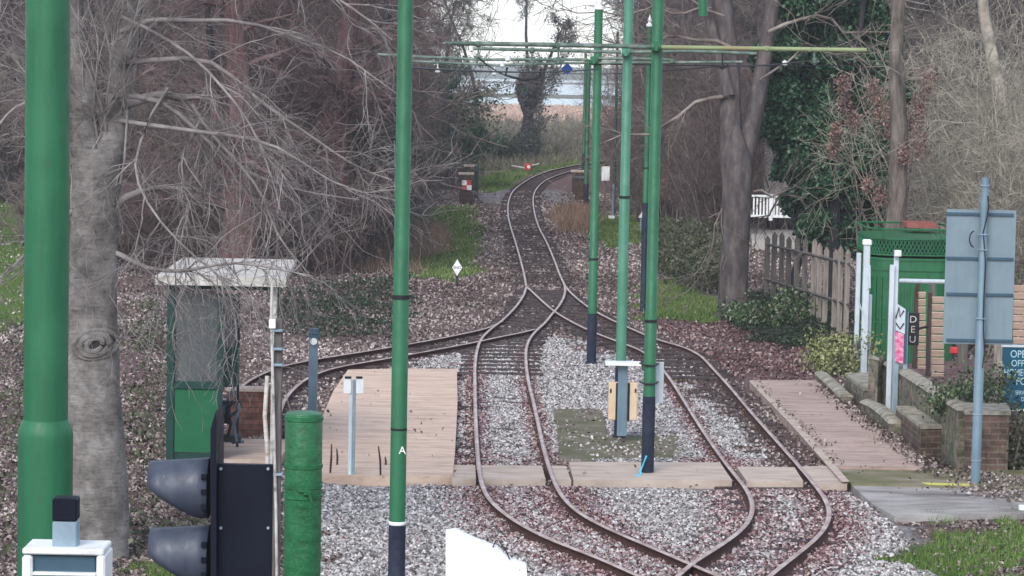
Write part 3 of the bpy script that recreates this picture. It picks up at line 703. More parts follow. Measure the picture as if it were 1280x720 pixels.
HIDE = (0, -300, -50)
def proto_tree(seed, name, label, cat, group, H=9, r=.2, k1=16, k2=7, k3=6, k4=5, t0=.12, droop=-.02, bark='bark_grey', twig='twig_purple', spread=.42, low=1.0, tw=.0055, ang=(.7, 1.35), fl=0, leaf=None, lcount=0, lsize=.05):
    rg = np.random.default_rng(seed); t = thing(name, label, cat, HIDE, group)
    O = np.array([HIDE], float)
    tr = grow(O + [[0, 0, -.15]], [[rg.normal(0, .05), rg.normal(0, .05), 1]], [H], 14, .06, .05, rg)
    V, Fq = tubes(tr, [r], [r * .2], 12)
    if fl:   # fluted foot
        hh = V[:, 2] - O[0, 2]; an = np.arctan2(V[:, 1] - O[0, 1], V[:, 0] - O[0, 0]); k = 1 + fl * np.exp(-hh / 1.2) * (1 + .6 * np.sin(an * 5))
        V[:, 0] = O[0, 0] + (V[:, 0] - O[0, 0]) * k; V[:, 1] = O[0, 1] + (V[:, 1] - O[0, 1]) * k
    else:
        hh = V[:, 2] - O[0, 2]; k = 1 + .5 * np.exp(-hh / .35); V[:, :2] = O[:, :2] + (V[:, :2] - O[:, :2]) * k[:, None]
    npmesh('trunk', V, Fq, bark, t, True)
    parts = []
    p, d, tt = spawn(tr, k1, t0, 1, ang[0], ang[1], rg); L = H * spread * (1.05 - .6 * tt) * rg.uniform(.6, 1.1, len(tt))
    c1 = grow(p, d, L, 8, .13, .05 + droop, rg); parts.append(tubes(c1, r * .32 * (1.1 - .7 * tt), .01, 5))
    p, d, t2 = spawn(c1, k2, .15, 1, .4, 1.1, rg); L2 = np.repeat(L, k2) * .45 * rg.uniform(.5, 1.2, len(t2))
    c2 = grow(p, d, L2, 6, .16, .03 + droop, rg); parts.append(tubes(c2, .016, .006, 4))
    p, d, t3 = spawn(c2, k3, .1, 1, .4, 1.2, rg); L3 = np.repeat(L2, k3) * .5 * rg.uniform(.5, 1.2, len(t3)) + .1
    c3 = grow(p, d, L3, 5, .2, droop, rg); parts.append(tubes(c3, tw * 1.4, tw, 3))
    if k4:
        p, d, t4 = spawn(c3, k4, .1, 1, .4, 1.2, rg); L4 = np.repeat(L3, k4) * .5 * rg.uniform(.5, 1.3, len(t4)) + .08
        c4 = grow(p, d, L4, 3, .2, droop, rg); parts.append(tubes(c4, tw, tw * .6, 3))
    V, Fq = merge(parts); npmesh('crown', V, Fq, twig, t)
    if leaf:
        src = c3[:, -1]; i = rg.integers(0, len(src), lcount); C = src[i] + rg.normal(0, .13, (lcount, 3))
        quads(C, rg.uniform(.6, 1.3, lcount) * lsize, rg.random(lcount), 'foliage', leaf, .6, t)
    return t
def proto_shrub(seed, name, label, group, H=3.5, stems=14, k2=9, k3=6, k4=4, twig='twig_brown', wid=.9, tw=.005, lean=.35, curl=.16, leaf=None, lcount=0, lsize=.045):
    rg = np.random.default_rng(seed); t = thing(name, label, 'shrub', HIDE, group); O = np.array(HIDE, float)
    st = O + np.column_stack([rg.normal(0, wid * .5, stems), rg.normal(0, wid * .5, stems), np.full(stems, -.05)])
    dr = np.column_stack([rg.normal(0, lean, stems), rg.normal(0, lean, stems), np.ones(stems)])
    c1 = grow(st, dr, H * rg.uniform(.55, 1.05, stems), 8, .08, .02, rg); parts = [tubes(c1, rg.uniform(.015, .035, stems), .006, 5)]
    p, d, _ = spawn(c1, k2, .08, 1, .35, 1.1, rg); c2 = grow(p, d, H * .3 * rg.uniform(.4, 1.2, len(p)), 6, curl, .03, rg); parts.append(tubes(c2, .009, .005, 3))
    p, d, _ = spawn(c2, k3, .1, 1, .4, 1.2, rg); c3 = grow(p, d, H * .14 * rg.uniform(.4, 1.3, len(p)), 4, curl, 0, rg); parts.append(tubes(c3, tw, tw * .8, 3))
    if k4:
        p, d, _ = spawn(c3, k4, .1, 1, .4, 1.2, rg); c4 = grow(p, d, H * .07 * rg.uniform(.4, 1.3, len(p)), 3, curl, 0, rg); parts.append(tubes(c4, tw * .8, tw * .5, 3))
    V, Fq = merge(parts); npmesh('stems', V, Fq, twig, t)
    if leaf:
        src = c3[:, -1]; i = rg.integers(0, len(src), lcount); C = src[i] + rg.normal(0, .1, (lcount, 3))
        quads(C, rg.uniform(.6, 1.3, lcount) * lsize, rg.random(lcount), 'foliage', leaf, .6, t)
    return t
def place(protos, spots, rg, smin=.85, smax=1.2):
    used = set()
    for (x, y, k, s) in spots:
        p = protos[k]; loc = (x, y, float(ground_z(np.array(x), np.array(y)))); rz = rg.uniform(0, 6.28)
        if k not in used:
            used.add(k); p.location = loc; p.rotation_euler = (0, 0, rz); p.scale = (s, s, s)
        else: copy_tree(p, loc, rz, s)
    for k, p in enumerate(protos):
        if k not in used:
            for c in list(p.children): bpy.data.objects.remove(c)
            bpy.data.objects.remove(p)
def X_(px, Y): return (px - 640) / F * Y
rg = np.random.default_rng(21)
GL = 'bare trees of the wood left of the track'; LLb = 'bare tree in the dense wood left of the track'
left = [proto_tree(100 + i, 'bare_tree', LLb, 'tree', GL, H=rg.uniform(8.5, 11), r=rg.uniform(.11, .2), k1=20, k2=8, k3=6, k4=5, t0=.08, droop=-.03, twig=tw, bark=bk)
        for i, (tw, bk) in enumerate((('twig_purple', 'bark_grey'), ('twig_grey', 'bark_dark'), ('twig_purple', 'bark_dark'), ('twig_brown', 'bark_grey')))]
spots = []
for Y_ in np.arange(66, 150, 5.0):
    edge = X_(572, Y_) if Y_ < 95 else X_(566, Y_)
    x = edge - (rg.uniform(3.0, 3.6) if Y_ < 112 else rg.uniform(2.6, 3.2))
    while x > X_(0, Y_) - 2 and x > edge - 13:
        if not (Y_ < 84 and x < X_(60, Y_)):
            spots.append((x + rg.normal(0, .4), Y_ + rg.normal(0, 1.2), int(rg.integers(0, 4)), rg.uniform(.8, 1.15)))
        x -= rg.uniform(2.2, 3.6)
place(left, spots, rg)
GR = 'bare trees of the wood right of the track'; LRb = 'slender bare tree in the wood right of the track'
right = [proto_tree(200 + i, 'bare_tree', LRb, 'tree', GR, H=rg.uniform(8, 10), r=rg.uniform(.07, .12), k1=22, k2=8, k3=6, k4=5, t0=.05, droop=.03, twig=tw, bark='bark_grey', spread=.24, ang=(.4, 1.1))
         for i, tw in enumerate(('twig_brown', 'twig_purple', 'twig_brown'))]
spots = []
for Y_ in np.arange(86, 150, 5.0):
    edge = X_(762, Y_) + 1.6 + max(0, (Y_ - 110) * .02)
    x = edge + rg.uniform(.2, .9)
    while x < edge + 11:
        spots.append((x, Y_ + rg.normal(0, 1.2), int(rg.integers(0, 3)), rg.uniform(.8, 1.1)))
        x += rg.uniform(1.6, 3.0)
place(right, spots, rg)
# shrubs and saplings
GS = 'bare thicket shrubs under the left wood'
sh = [proto_shrub(300 + i, 'thicket_shrub', 'bare twiggy shrub at the edge of the left wood', GS, H=h, stems=16, twig=tw) for i, (tw, h) in enumerate((('twig_purple', 3.2), ('twig_grey', 4.2), ('twig_brown', 2.6)))]
spots = []
for Y_ in np.arange(64, 145, 4.2):
    e = X_(540 if Y_ < 112 else 566, Y_) - 1.3; x = e - rg.uniform(.2, .8)
    while x > e - 10 and x > X_(-10, Y_):
        if not (Y_ < 84 and x < X_(60, Y_)):
            spots.append((x, Y_ + rg.normal(0, 1), int(rg.integers(0, 3)), rg.uniform(.7, 1.2)))
        x -= rg.uniform(1.4, 2.6)
place(sh, spots, rg)
GS = 'bare thicket saplings under the right wood'
sh = [proto_shrub(320 + i, 'thicket_shrub', 'upright bare shrub at the edge of the right wood', GS, H=h, stems=22, twig=tw, lean=.16) for i, (tw, h) in enumerate((('twig_brown', 4.2), ('twig_purple', 5.2), ('twig_brown', 3.2)))]
spots = []
for Y_ in np.arange(80, 140, 4.0):
    e = X_(770 if Y_ < 110 else 760, Y_) + 1.0 + (1.5 if Y_ < 86 else 0); x = e + rg.uniform(.1, .6)
    while x < e + 9:
        if not (X_(930, Y_) < x < X_(1010, Y_) and Y_ < 84): spots.append((x, Y_ + rg.normal(0, 1), int(rg.integers(0, 3)), rg.uniform(.8, 1.2)))
        x += rg.uniform(1.1, 2.0)
place(sh, spots, rg)
# shaded depth of both woods: one far mass of twigs and dead leaves each
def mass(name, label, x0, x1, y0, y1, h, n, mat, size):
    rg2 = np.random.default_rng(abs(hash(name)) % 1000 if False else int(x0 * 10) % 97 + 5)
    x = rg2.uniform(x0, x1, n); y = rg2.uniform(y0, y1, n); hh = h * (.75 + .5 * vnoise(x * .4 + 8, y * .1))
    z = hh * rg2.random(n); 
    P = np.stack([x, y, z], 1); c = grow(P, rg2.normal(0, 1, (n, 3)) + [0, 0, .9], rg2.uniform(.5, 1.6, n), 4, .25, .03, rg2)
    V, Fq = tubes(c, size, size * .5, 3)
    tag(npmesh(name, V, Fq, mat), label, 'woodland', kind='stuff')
mass('far_woodland', 'tangled bare woodland filling the depth left of the track', -30, -6.0, 150, 175, 13, 60000, 'twig_grey', .022)
mass('far_woodland', 'tangled bare woodland filling the depth right of the track', 7.0, 30, 152, 172, 12, 50000, 'twig_grey', .022)
mass('near_thicket', 'twiggy undergrowth deep in the left wood', -19, -4.6, 92, 110, 7.5, 60000, 'twig_painted_shade', .012)  # both near thickets carry the wood's inner shade in their twig colour
mass('near_thicket', 'twiggy undergrowth deep in the right wood', 4.6, 20, 98, 112, 7.5, 50000, 'twig_painted_shade', .012)

# redwoods with fluted reddish feet
for i, (px, Y_, r, s, lb) in enumerate(((412, 66, .36, 1, 'broad red barked tree with fluted foot just left of the second green pole'),
                                     (296, 63, .34, .95, 'red twigged tree standing directly behind the shelter roof'),
                                     (218, 70, .3, 1, 'red twigged tree between the beech and the shelter'))):
    t = proto_tree(400 + i, 'redwood_tree', lb, 'tree', None, H=11, r=r, k1=30, k2=9, k3=6, k4=4, t0=.33 if i == 0 else .12, droop=-.07, bark='bark_red', twig='twig_red', spread=.24, fl=.5, ang=(1.0, 1.5))
    t.location = (X_(px, Y_), Y_, 0); t.rotation_euler = (0, 0, i * 1.3); t.scale = (1.15, 1.15, 1)

# ---- beech tree close on the left
by = 27.2; bx = at(120, 600, by)[0]
beech = thing('beech_tree', 'large grey beech trunk with an eye shaped knot beside the near green pole', 'tree', (bx, by, 0))
rg = np.random.default_rng(5)
mb = MB(); pr = [(112, 745, 52), (114, 715, 46), (117, 660, 43), (118, 600, 41), (118, 540, 39), (115, 490, 36), (114, 440, 35), (115, 400, 33), (117, 340, 30), (118, 280, 29), (120, 220, 31), (122, 185, 33)]
ring = 28; 
for (px, py, hw) in pr:
    c = at(px, py, by); R = m_(hw, by)
    for j in range(ring):
        a = 2 * math.pi * j / ring; rr = R * (1 + .035 * math.sin(3 * a + py * .01) + .03 * math.sin(5 * a + py * .03) + rg.normal(0, .008))
        mb.v.append(Vector((c[0] + rr * math.cos(a), by + rr * math.sin(a) * .95, c[2])))
for i in range(len(pr) - 1):
    for j in range(ring):
        j2 = (j + 1) % ring; mb.face((i * ring + j, (i + 1) * ring + j, (i + 1) * ring + j2, i * ring + j2)[::-1])
for fork in ([(110, 205, 22), (104, 150, 20), (100, 90, 18), (92, 30, 16), (80, -60, 14), (60, -300, 8)], [(132, 205, 20), (146, 150, 17), (152, 90, 15), (160, 30, 13), (176, -60, 11), (200, -300, 6)]):
    mb.tube([at(a, b_, by + .05 * i) for i, (a, b_, w) in enumerate(fork)], [m_(w, by) for a, b_, w in fork], 14)
trunk = mb.build('trunk', 'bark_beech', beech, True)
kc = at(123, 428, by); Rk = m_(34, by); kx0 = at(117, 428, by)[0]
def bark_pt(dx, dz, out=0.0):
    x = kc[0] + dx; q = x - kx0; return (x, by - math.sqrt(max(0, Rk * Rk - q * q)) * .95 - out, kc[2] + dz)
for q, (ax, az, rr, out) in enumerate(((.20, .135, .030, -.006), (.135, .10, .034, .012), (.075, .065, .03, .016))):
    mb = MB(); mb.tube([bark_pt(ax * math.cos(a), az * math.sin(a) + .02 * math.cos(a), out) for a in np.linspace(0, 2 * math.pi, 29)], rr, 8); mb.build('knot_ring', 'bark_beech', trunk, True)
mb = MB(); mb.tube([bark_pt(.0, .0, .02), bark_pt(0, 0, -.05)], .05, 14); mb.build('knot_hollow', 'bark_dark', trunk, True)
limbs = [([(140, 120), (220, 130), (300, 210), (360, 236), (450, 250)], .03), ([(150, 80), (260, 70), (330, 130), (420, 200), (490, 225)], .03),
         ([(146, 150), (240, 165), (330, 175), (420, 232), (500, 252)], .025), ([(144, 316), (180, 335), (230, 345), (300, 322), (390, 345)], .028),
         ([(142, 262), (158, 245), (180, 236), (240, 232), (300, 260)], .05), ([(150, 40), (200, 20), (300, 20), (420, 60), (500, 120)], .03),
         ([(100, 150), (60, 120), (20, 130), (-30, 190)], .03), ([(100, 250), (50, 300), (10, 340), (-30, 360)], .025), ([(100, 120), (50, 60), (10, 40), (-20, 0)], .03),
         ([(150, 130), (200, 120), (250, 128), (262, 133)], .06), ([(240, 130), (270, 180), (330, 240), (350, 300), (392, 350)], .02),
         ([(250, 150), (225, 200), (240, 260), (215, 330), (220, 400)], .014), ([(210, 110), (160, 200), (190, 270), (250, 330), (330, 385)], .018),
         ([(100, 60), (130, 140), (150, 230), (95, 310), (100, 380)], .012), ([(105, 260), (98, 180), (108, 100), (95, 20), (100, -40)], .012), ([(140, 240), (128, 160), (140, 80), (126, 10), (130, -40)], .014), ([(125, 200), (118, 120), (124, 60), (112, 0), (116, -40)], .012), ([(150, 230), (165, 150), (150, 90), (172, 20), (180, -40)], .014), ([(95, 330), (84, 250), (92, 170), (78, 90), (84, 20)], .010), ([(150, -20), (300, -60), (400, -20), (490, 50)], .035), ([(150, 20), (230, 60), (290, 120), (330, 190), (350, 262)], .02)]
parts = []; L1 = []
for li, (pp, r) in enumerate(limbs):
    u = np.linspace(0, 1, len(pp)); uu = np.linspace(0, 1, 12)
    px = np.interp(uu, u, [p[0] for p in pp]); py = np.interp(uu, u, [p[1] for p in pp]); Yl = by + (rg.uniform(-1.2, .6)) * uu ** 1.2 - .05
    c = np.stack([at(a, b_, y) for a, b_, y in zip(px, py, Yl)]); c[1:-1] += rg.normal(0, .025, c[1:-1].shape); c[1:-1] = (c[:-2] + 2 * c[1:-1] + c[2:]) / 4
    L1.append(c); parts.append(tubes(c[None], [r], [.006], 8))
L1 = np.stack(L1)
p, d, _ = spawn(L1, 11, .15, 1, .3, .95, rg); c2 = grow(p, d, rg.uniform(.3, 1.05, len(p)), 9, .13, -.035, rg); parts.append(tubes(c2, rg.uniform(.005, .010, len(p)), .003, 5))
p, d, _ = spawn(c2, 6, .15, 1, .3, .9, rg); c3 = grow(p, d, rg.uniform(.2, .8, len(p)), 7, .16, -.04, rg); parts.append(tubes(c3, .0038, .0024, 3))
p, d, _ = spawn(c3, 3, .2, 1, .3, .9, rg); c4 = grow(p, d, rg.uniform(.08, .35, len(p)), 5, .16, -.03, rg); parts.append(tubes(c4, .0026, .0018, 3))
V, Fq = merge(parts); npmesh('branches', V, Fq, 'twig_beech', beech)

# ---- big forked tree on the right
ty = 55.5; tb = G(918, 388)
big = thing('forked_tree', 'tall smooth grey tree forking above head height beside the green grass strip', 'tree', (tb[0], ty, 0))
mb = MB(); tr = [(920, 396, 30), (917, 386, 21), (917, 350, 18), (919, 300, 17.5), (921, 250, 18.5), (922, 215, 19), (922, 192, 16), (921, 170, 9), (921, 155, 2)]
mb.tube([at(a, b_, ty) for a, b_, w in tr], [m_(w, ty) for *_, w in tr], 18)
lim = [[(917, 235, 14), (914, 190, 14.5), (913, 140, 13.5), (911, 80, 14), (905, 20, 13), (896, -60, 11), (890, -220, 7)], [(924, 235, 12), (931, 195, 12), (942, 150, 11), (952, 95, 10), (962, 30, 9), (975, -60, 8), (985, -200, 5)],
       [(911, 120, 8), (900, 70, 6.5), (886, 20, 6), (880, -60, 5)]]
for l in lim: mb.tube([at(a, b_, ty + .1 * i) for i, (a, b_, w) in enumerate(l)], [m_(w, ty) for *_, w in l], 12)
mb.build('trunk', 'bark_grey', big, True)
rg = np.random.default_rng(9); L1 = []
for pp in ([(912, 120), (860, 130), (820, 170), (780, 165), (740, 190)], [(915, 60), (850, 40), (800, 60), (740, 45)], [(905, 20), (840, -10), (780, 20), (700, 10)], [(950, 100), (1000, 60), (1060, 70), (1120, 100)], [(960, 40), (1020, 20), (1080, 40), (1180, 30)],
           [(890, 10), (840, 20), (760, -30), (690, -20)], [(920, 180), (905, 260), (880, 330), (870, 360)], [(940, 240), (980, 235), (960, 270), (940, 280)], [(975, -60), (1050, -40), (1120, 0), (1200, 20)], [(900, -30), (830, -60), (700, -60), (620, -20)]):
    u = np.linspace(0, 1, len(pp)); uu = np.linspace(0, 1, 10); yo = rg.uniform(-1.2, 1.0)
    c = np.stack([at(a, b_, ty + yo * k) for a, b_, k in zip(np.interp(uu, u, [p[0] for p in pp]), np.interp(uu, u, [p[1] for p in pp]), uu)]); c[1:-1] += rg.normal(0, .05, c[1:-1].shape); L1.append(c)
L1 = np.stack(L1); parts = [tubes(L1, rg.uniform(.02, .045, len(L1)), .01, 6)]
p, d, _ = spawn(L1, 12, .2, 1, .3, 1, rg); c2 = grow(p, d, rg.uniform(.5, 1.6, len(p)), 7, .15, 0, rg); parts.append(tubes(c2, .009, .006, 4))
p, d, _ = spawn(c2, 6, .15, 1, .3, 1, rg); c3 = grow(p, d, rg.uniform(.2, .8, len(p)), 5, .16, 0, rg); parts.append(tubes(c3, .006, .004, 3))
V, Fq = merge(parts); npmesh('branches', V, Fq, 'twig_brown', big)

# ---- evergreens on the right, built from leaf clumps on limbs
def evergreen(name, label, px, Y_, blobs, n, size, mat='holly_leaf', r=.14):
    rg = np.random.default_rng(int(px)); x0 = X_(px, Y_); t = thing(name, label, 'tree', (x0, Y_, 0))
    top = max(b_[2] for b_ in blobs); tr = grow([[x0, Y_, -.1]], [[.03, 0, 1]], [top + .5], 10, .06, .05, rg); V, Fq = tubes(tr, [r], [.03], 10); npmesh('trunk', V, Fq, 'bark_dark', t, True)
    C = []; segs = []
    for (bx_, by_, bz, br) in blobs:
        k = int(n * br ** 2 / sum(b_[3] ** 2 for b_ in blobs)); sub = nz(rg.normal(0, 1, (14, 3))) * br * rg.uniform(.4, 1.0, (14, 1)); sub[:, 2] *= .8
        cc = np.array([x0 + bx_, Y_ + by_, bz]) + sub; q = rg.integers(0, 14, k)
        dv = nz(rg.normal(0, 1, (k, 3))) * br * .42 * rg.uniform(.45, 1.05, (k, 1)) ; C.append(cc[q] + dv)
        z0 = max(.5, bz - br); segs.append(np.stack([np.linspace([x0, Y_, z0], c_, 5) for c_ in cc]))
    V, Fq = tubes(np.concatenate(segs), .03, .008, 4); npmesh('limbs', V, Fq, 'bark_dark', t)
    C = np.concatenate(C); quads(C, rg.uniform(.6, 1.4, len(C)) * size, np.clip(rg.normal(.42, .25, len(C)), 0, 1), 'foliage', mat, .7, t); return t
def bl(Y_, px, lst): return [((a - px) / F * Y_, o, at(a, b_, Y_)[2], m_(r, Y_)) for a, b_, r, o in lst]
evergreen('holly_tree', 'dark glossy evergreen behind the old paling fence', 1045, 57, bl(57, 1045, [(1000, 60, 55, 0), (1050, 90, 60, .5), (1010, 140, 58, -.2), (1060, 170, 58, .3), (1030, 225, 45, 0), (1075, 235, 42, .3), (1065, 40, 50, .4), (1000, -20, 60, 0), (1060, -60, 60, 0), (970, 110, 38, .2), (1085, 120, 45, .5), (1060, 292, 36, .4), (1030, 285, 34, .2), (1088, 288, 26, .6), (1085, 200, 40, .5), (1000, 190, 40, 0)]), 160000, .06)
evergreen('laurel_tree', 'looser leaved evergreen just right of the forked tree', 990, 61, bl(61, 990, [(1000, 205, 30, 0), (1008, 250, 28, .3), (978, 165, 28, 0), (975, 60, 34, .2), (1020, 270, 24, 0), (972, 215, 12, 0)]), 16000, .08, r=.1)
# brown seed tufts hanging before the evergreen
t = thing('seedhead_shrub', 'straggly shrub with brown hanging seed tufts before the dark evergreen', 'shrub', (X_(1110, 50), 50, 0))
rg = np.random.default_rng(3); C = []; segs = []
for (a, b_, r) in [(1052, 105, 9), (1056, 130, 10), (1045, 165, 8), (1043, 185, 7), (1092, 115, 12), (1100, 140, 13), (1112, 160, 11), (1160, 105, 12), (1150, 130, 10), (1140, 155, 14), (1150, 180, 13), (1125, 175, 10), (1066, 150, 8), (1085, 232, 7), (1100, 245, 9), (1130, 195, 9)]:
    c = at(a, b_, 50 + rg.uniform(-.4, .4)); q = rg.normal(0, .5, (230, 3)) * m_(r, 50) * [1, 1, 1.5]; C.append(c + q)
    segs.append(np.linspace(np.array([X_(1110, 50), 50, .1]), c, 6) + np.pad(rg.normal(0, .08, (4, 3)), ((1, 1), (0, 0))))
V, Fq = tubes(np.stack(segs), .009, .004, 4); npmesh('stems', V, Fq, 'twig_brown', t)
C = np.concatenate(C); quads(C, rg.uniform(.018, .04, len(C)), rg.random(len(C)), 'seed_tuft', 'seed_tuft', .7, t, asp=2.2)
# tan trunk and lichen shrubs
GLi = 'lichen grey shrubs on the right'
lich = [proto_shrub(500 + i, 'lichen_shrub', 'twisted pale lichen covered shrub at the right edge', GLi, H=h, stems=18, k2=11, k3=6, k4=3, twig='twig_lichen', lean=.3, curl=.32, wid=1.4, tw=.0065) for i, h in enumerate((6.2, 7.2, 5.4))]
place(lich, [(X_(1235, 52), 52, 0, .85), (X_(1290, 49), 49, 1, .85), (X_(1330, 53), 53, 2, .9), (X_(1265, 57), 57, 0, .9), (X_(1240, 63), 63, 1, .85), (X_(1195, 66), 66, 2, .9), (X_(1300, 62), 62, 1, 1)], rg)
backs = [proto_tree(560 + i, 'bare_tree', 'bare tree beyond the lane behind the lichen shrubs', 'tree', 'bare trees beyond the right lane', H=10, r=.16, k1=22, k2=8, k3=6, k4=5, t0=.08, twig=tw, bark='bark_grey') for i, tw in enumerate(('twig_grey', 'twig_brown'))]
place(backs, [(X_(px, y), y, k, 1) for px, y, k in ((1080, 78, 0), (1140, 72, 1), (1190, 76, 0), (1240, 72, 1), (1290, 78, 0), (1040, 88, 1), (1100, 90, 0), (1160, 88, 1), (1220, 92, 0), (1280, 90, 1), (960, 84, 1), (1010, 96, 0), (1150, 104, 0), (1230, 106, 1))], rg)
t = thing('tree', 'thick tan trunk rising behind the green urinal', 'tree', (X_(1120, 50), 50, 0))
mb = MB(); mb.tube([at(a, b_, 50) for a, b_ in ((1112, 480), (1114, 400), (1118, 300), (1122, 240), (1124, 170), (1120, 60), (1128, -80))], [m_(w, 50) for w in (17, 15, 14, 12, 11, 9, 6)], 14); mb.build('trunk', 'bark_tan', t, True)
t = thing('leaning_tree', 'pale leaning trunk at the top right corner', 'tree', (X_(1290, 54), 54, 0))
mb = MB(); mb.tube([at(a, b_, 54) for a, b_ in ((1296, 420), (1290, 300), (1268, 180), (1244, 90), (1230, 20), (1222, -80))], [m_(w, 54) for w in (14, 12, 9, 8, 7, 5)], 12); mb.build('trunk', 'twig_lichen', t, True)

# ---- ivy tower tree and trees by the far gap
rgf = np.random.default_rng(31)
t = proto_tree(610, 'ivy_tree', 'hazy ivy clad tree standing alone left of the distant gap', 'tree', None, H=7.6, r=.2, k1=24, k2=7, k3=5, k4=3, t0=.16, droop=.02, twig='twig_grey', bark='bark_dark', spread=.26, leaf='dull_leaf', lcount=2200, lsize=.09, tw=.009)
t.location = (X_(652, 148), 148, 0)
xt = X_(652, 148); C = []
col = thing('ivy_column', 'dense ivy sheath round the foot of the distant lone tree', 'ivy', (xt, 147.9, 0))
n = 9000; z = rgf.uniform(0, 4.6, n); a = rgf.uniform(0, 6.28, n); r = (.42 + .22 * np.sin(z * 2.1)) * rgf.uniform(.6, 1.1, n)
quads(np.stack([xt + r * np.cos(a) + .15, 147.9 + r * np.sin(a), z], 1), rgf.uniform(.05, .14, n), rgf.random(n), 'foliage', 'dull_leaf', .7, col)
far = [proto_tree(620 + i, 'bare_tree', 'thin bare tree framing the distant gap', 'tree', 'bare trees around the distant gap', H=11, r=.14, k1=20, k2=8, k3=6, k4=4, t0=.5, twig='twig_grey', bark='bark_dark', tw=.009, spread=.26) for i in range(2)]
place(far, [(X_(592, 175), 175, 0, 1.1), (X_(655, 195), 195, 1, 1.25), (X_(545, 155), 155, 1, 1.1), (X_(780, 168), 168, 0, 1.1), (X_(800, 158), 158, 1, 1.1)], rgf)
scr = [proto_shrub(640 + i, 'marsh_shrub', 'low pale scrub bush on the marsh beyond the bend', 'scrub bushes beyond the bend', H=h, stems=16, k2=8, k3=5, k4=3, twig=tw, lean=.6, wid=2, tw=.012) for i, (h, tw) in enumerate(((1.0, 'twig_brown'), (1.4, 'twig_lichen')))]
place(scr, [(rgf.uniform(X_(600, y), X_(760, y)), y, int(rgf.integers(0, 2)), rgf.uniform(.7, 1.2)) for y in (152, 156, 161, 165, 170, 174, 178, 183, 188, 194, 200, 206, 212, 218, 224, 230)], rgf)
ev = proto_shrub(660, 'dark_bush', 'dark green bush behind the left far gatepost', None, H=1.5, stems=18, k4=0, twig='twig_grey', lean=.5, wid=1.6, leaf='dark_ivy', lcount=7000, lsize=.07); ev.location = (X_(622, 142), 142, 0)
ev = proto_shrub(661, 'dark_bush', 'tall ivy smothered bush left of the far gateposts', None, H=4.6, stems=18, k2=7, k4=0, twig='twig_grey', lean=.06, wid=.7, leaf='holly_leaf', lcount=9000, lsize=.08); ev.location = (X_(566, 112), 112, 0)
ev = proto_shrub(662, 'green_bush', 'bright yellow green bush beside the white gatepost', None, H=.62, stems=26, k2=6, k3=4, k4=0, twig='twig_brown', lean=.6, wid=.45, leaf='yellow_leaf', lcount=2600, lsize=.04); ev.location = (*G(1047, 466)[:2], 0)
ev = proto_shrub(663, 'green_bush', 'low evergreen bush on top of the brick pillar wall', None, H=.5, stems=20, k2=6, k3=4, k4=0, twig='twig_brown', lean=.6, wid=.4, leaf='ivy_leaf', lcount=2600, lsize=.035); ev.location = (X_(1222, 35.4), 35.4, .62)
ev = proto_shrub(664, 'green_bush', 'dark bush at the right edge below the blue sign', None, H=.75, stems=20, k2=6, k3=4, k4=0, twig='twig_brown', lean=.6, wid=.3, leaf='bramble_leaf', lcount=2600, lsize=.04); ev.location = (X_(1290, 34.6), 34.6, 0)
ev = proto_shrub(665, 'ivy_shrub', 'ivy and bramble clump at the foot of the forked tree', None, H=.55, stems=20, k2=6, k3=4, k4=0, twig='twig_brown', lean=.7, wid=1.0, leaf='ivy_leaf', lcount=4000, lsize=.05); ev.location = (X_(965, 54), 54, 0)

# ------------------------------------------------------------------ tramway poles
def pole(label, px, py, Y_, r, top_z, sleeve=1.0, band=1.75, mat='pole_green', name='tram_pole', worn=None, fin=False, r2=None):
    b = at(px, py, Y_); t = thing(name, label, 'pole', (b[0], Y_, 0)); x = b[0]
    r2 = r2 or r * .92
    mb = MB(); mb.lathe((x, Y_, 0), [(r * 1.02, sleeve - .01), (r, sleeve + .01), (r, band), (r2, band + .01), (r2, top_z)], 20); mb.build('shaft', worn or mat, t, True)
    mb = MB(); mb.lathe((x, Y_, 0), [(r * 1.35, -.05), (r * 1.3, .03), (r * 1.06, .05), (r * 1.06, sleeve)], 20); mb.build('base_sleeve', 'pole_base', t, True)
    mb = MB(); mb.lathe((x, Y_, 0), [(r * 1.03, band - .018), (r * 1.12, band - .015), (r * 1.12, band + .015), (r * 1.03, band + .018)], 20); mb.build('collar', 'black_metal', t, True)
    if fin:
        mb = MB(); mb.lathe((x, Y_, top_z), [(r * 1.15, 0), (r * 1.15, .04), (r * .5, .07), (r * .75, .13), (r * .2, .2), (.004, .24)], 12); mb.build('finial', 'white_paint', t, True)
    return t, x
pB, xB = pole('green pole with dark foot second from the left in front of the sandy platform', 494, 816, 23.3, .068, 7.0, 1.03, 2.95, r2=.064)
mb = MB(); mb.lathe((xB, 23.3, 0), [(.071, 1.03), (.074, 1.035), (.074, 1.055), (.071, 1.06)], 20); mb.build('paint_ring', 'white_paint', pB, True)
mb = MB(); mb.lathe((xB, 23.3, 0), [(.069, 1.83), (.0705, 1.835), (.0705, 1.845), (.069, 1.85)], 20); mb.build('joint', 'black_metal', pB, True)
text('painted_letter', 'A', .09, (xB + .035, 23.3 - .0655, at(502, 562, 23.3)[2]), 'white_paint', pB, ext=.004)
pC, xC = pole('dark green pole with white cap standing left of the tan lineside box', 739, 455, 46.1, .075, 5.85, .85, 1.75, fin=True, mat='pole_green')
pD, xD = pole('paler worn green pole standing behind the tan lineside box', 774, 546, 36.9, .068, 7.0, 1.0, 3.2, worn='pole_green_worn')
pE, xE = pole('green pole with navy foot standing on the concrete crossing strip', 809, 600, 33.2, .072, 7.0, 1.0, 1.9)
pF, xF = pole('slim dark pole with white cap partly hidden behind the crossing pole', 804, 385, 56.6, .062, 5.75, 2.2, 2.9, fin=True)
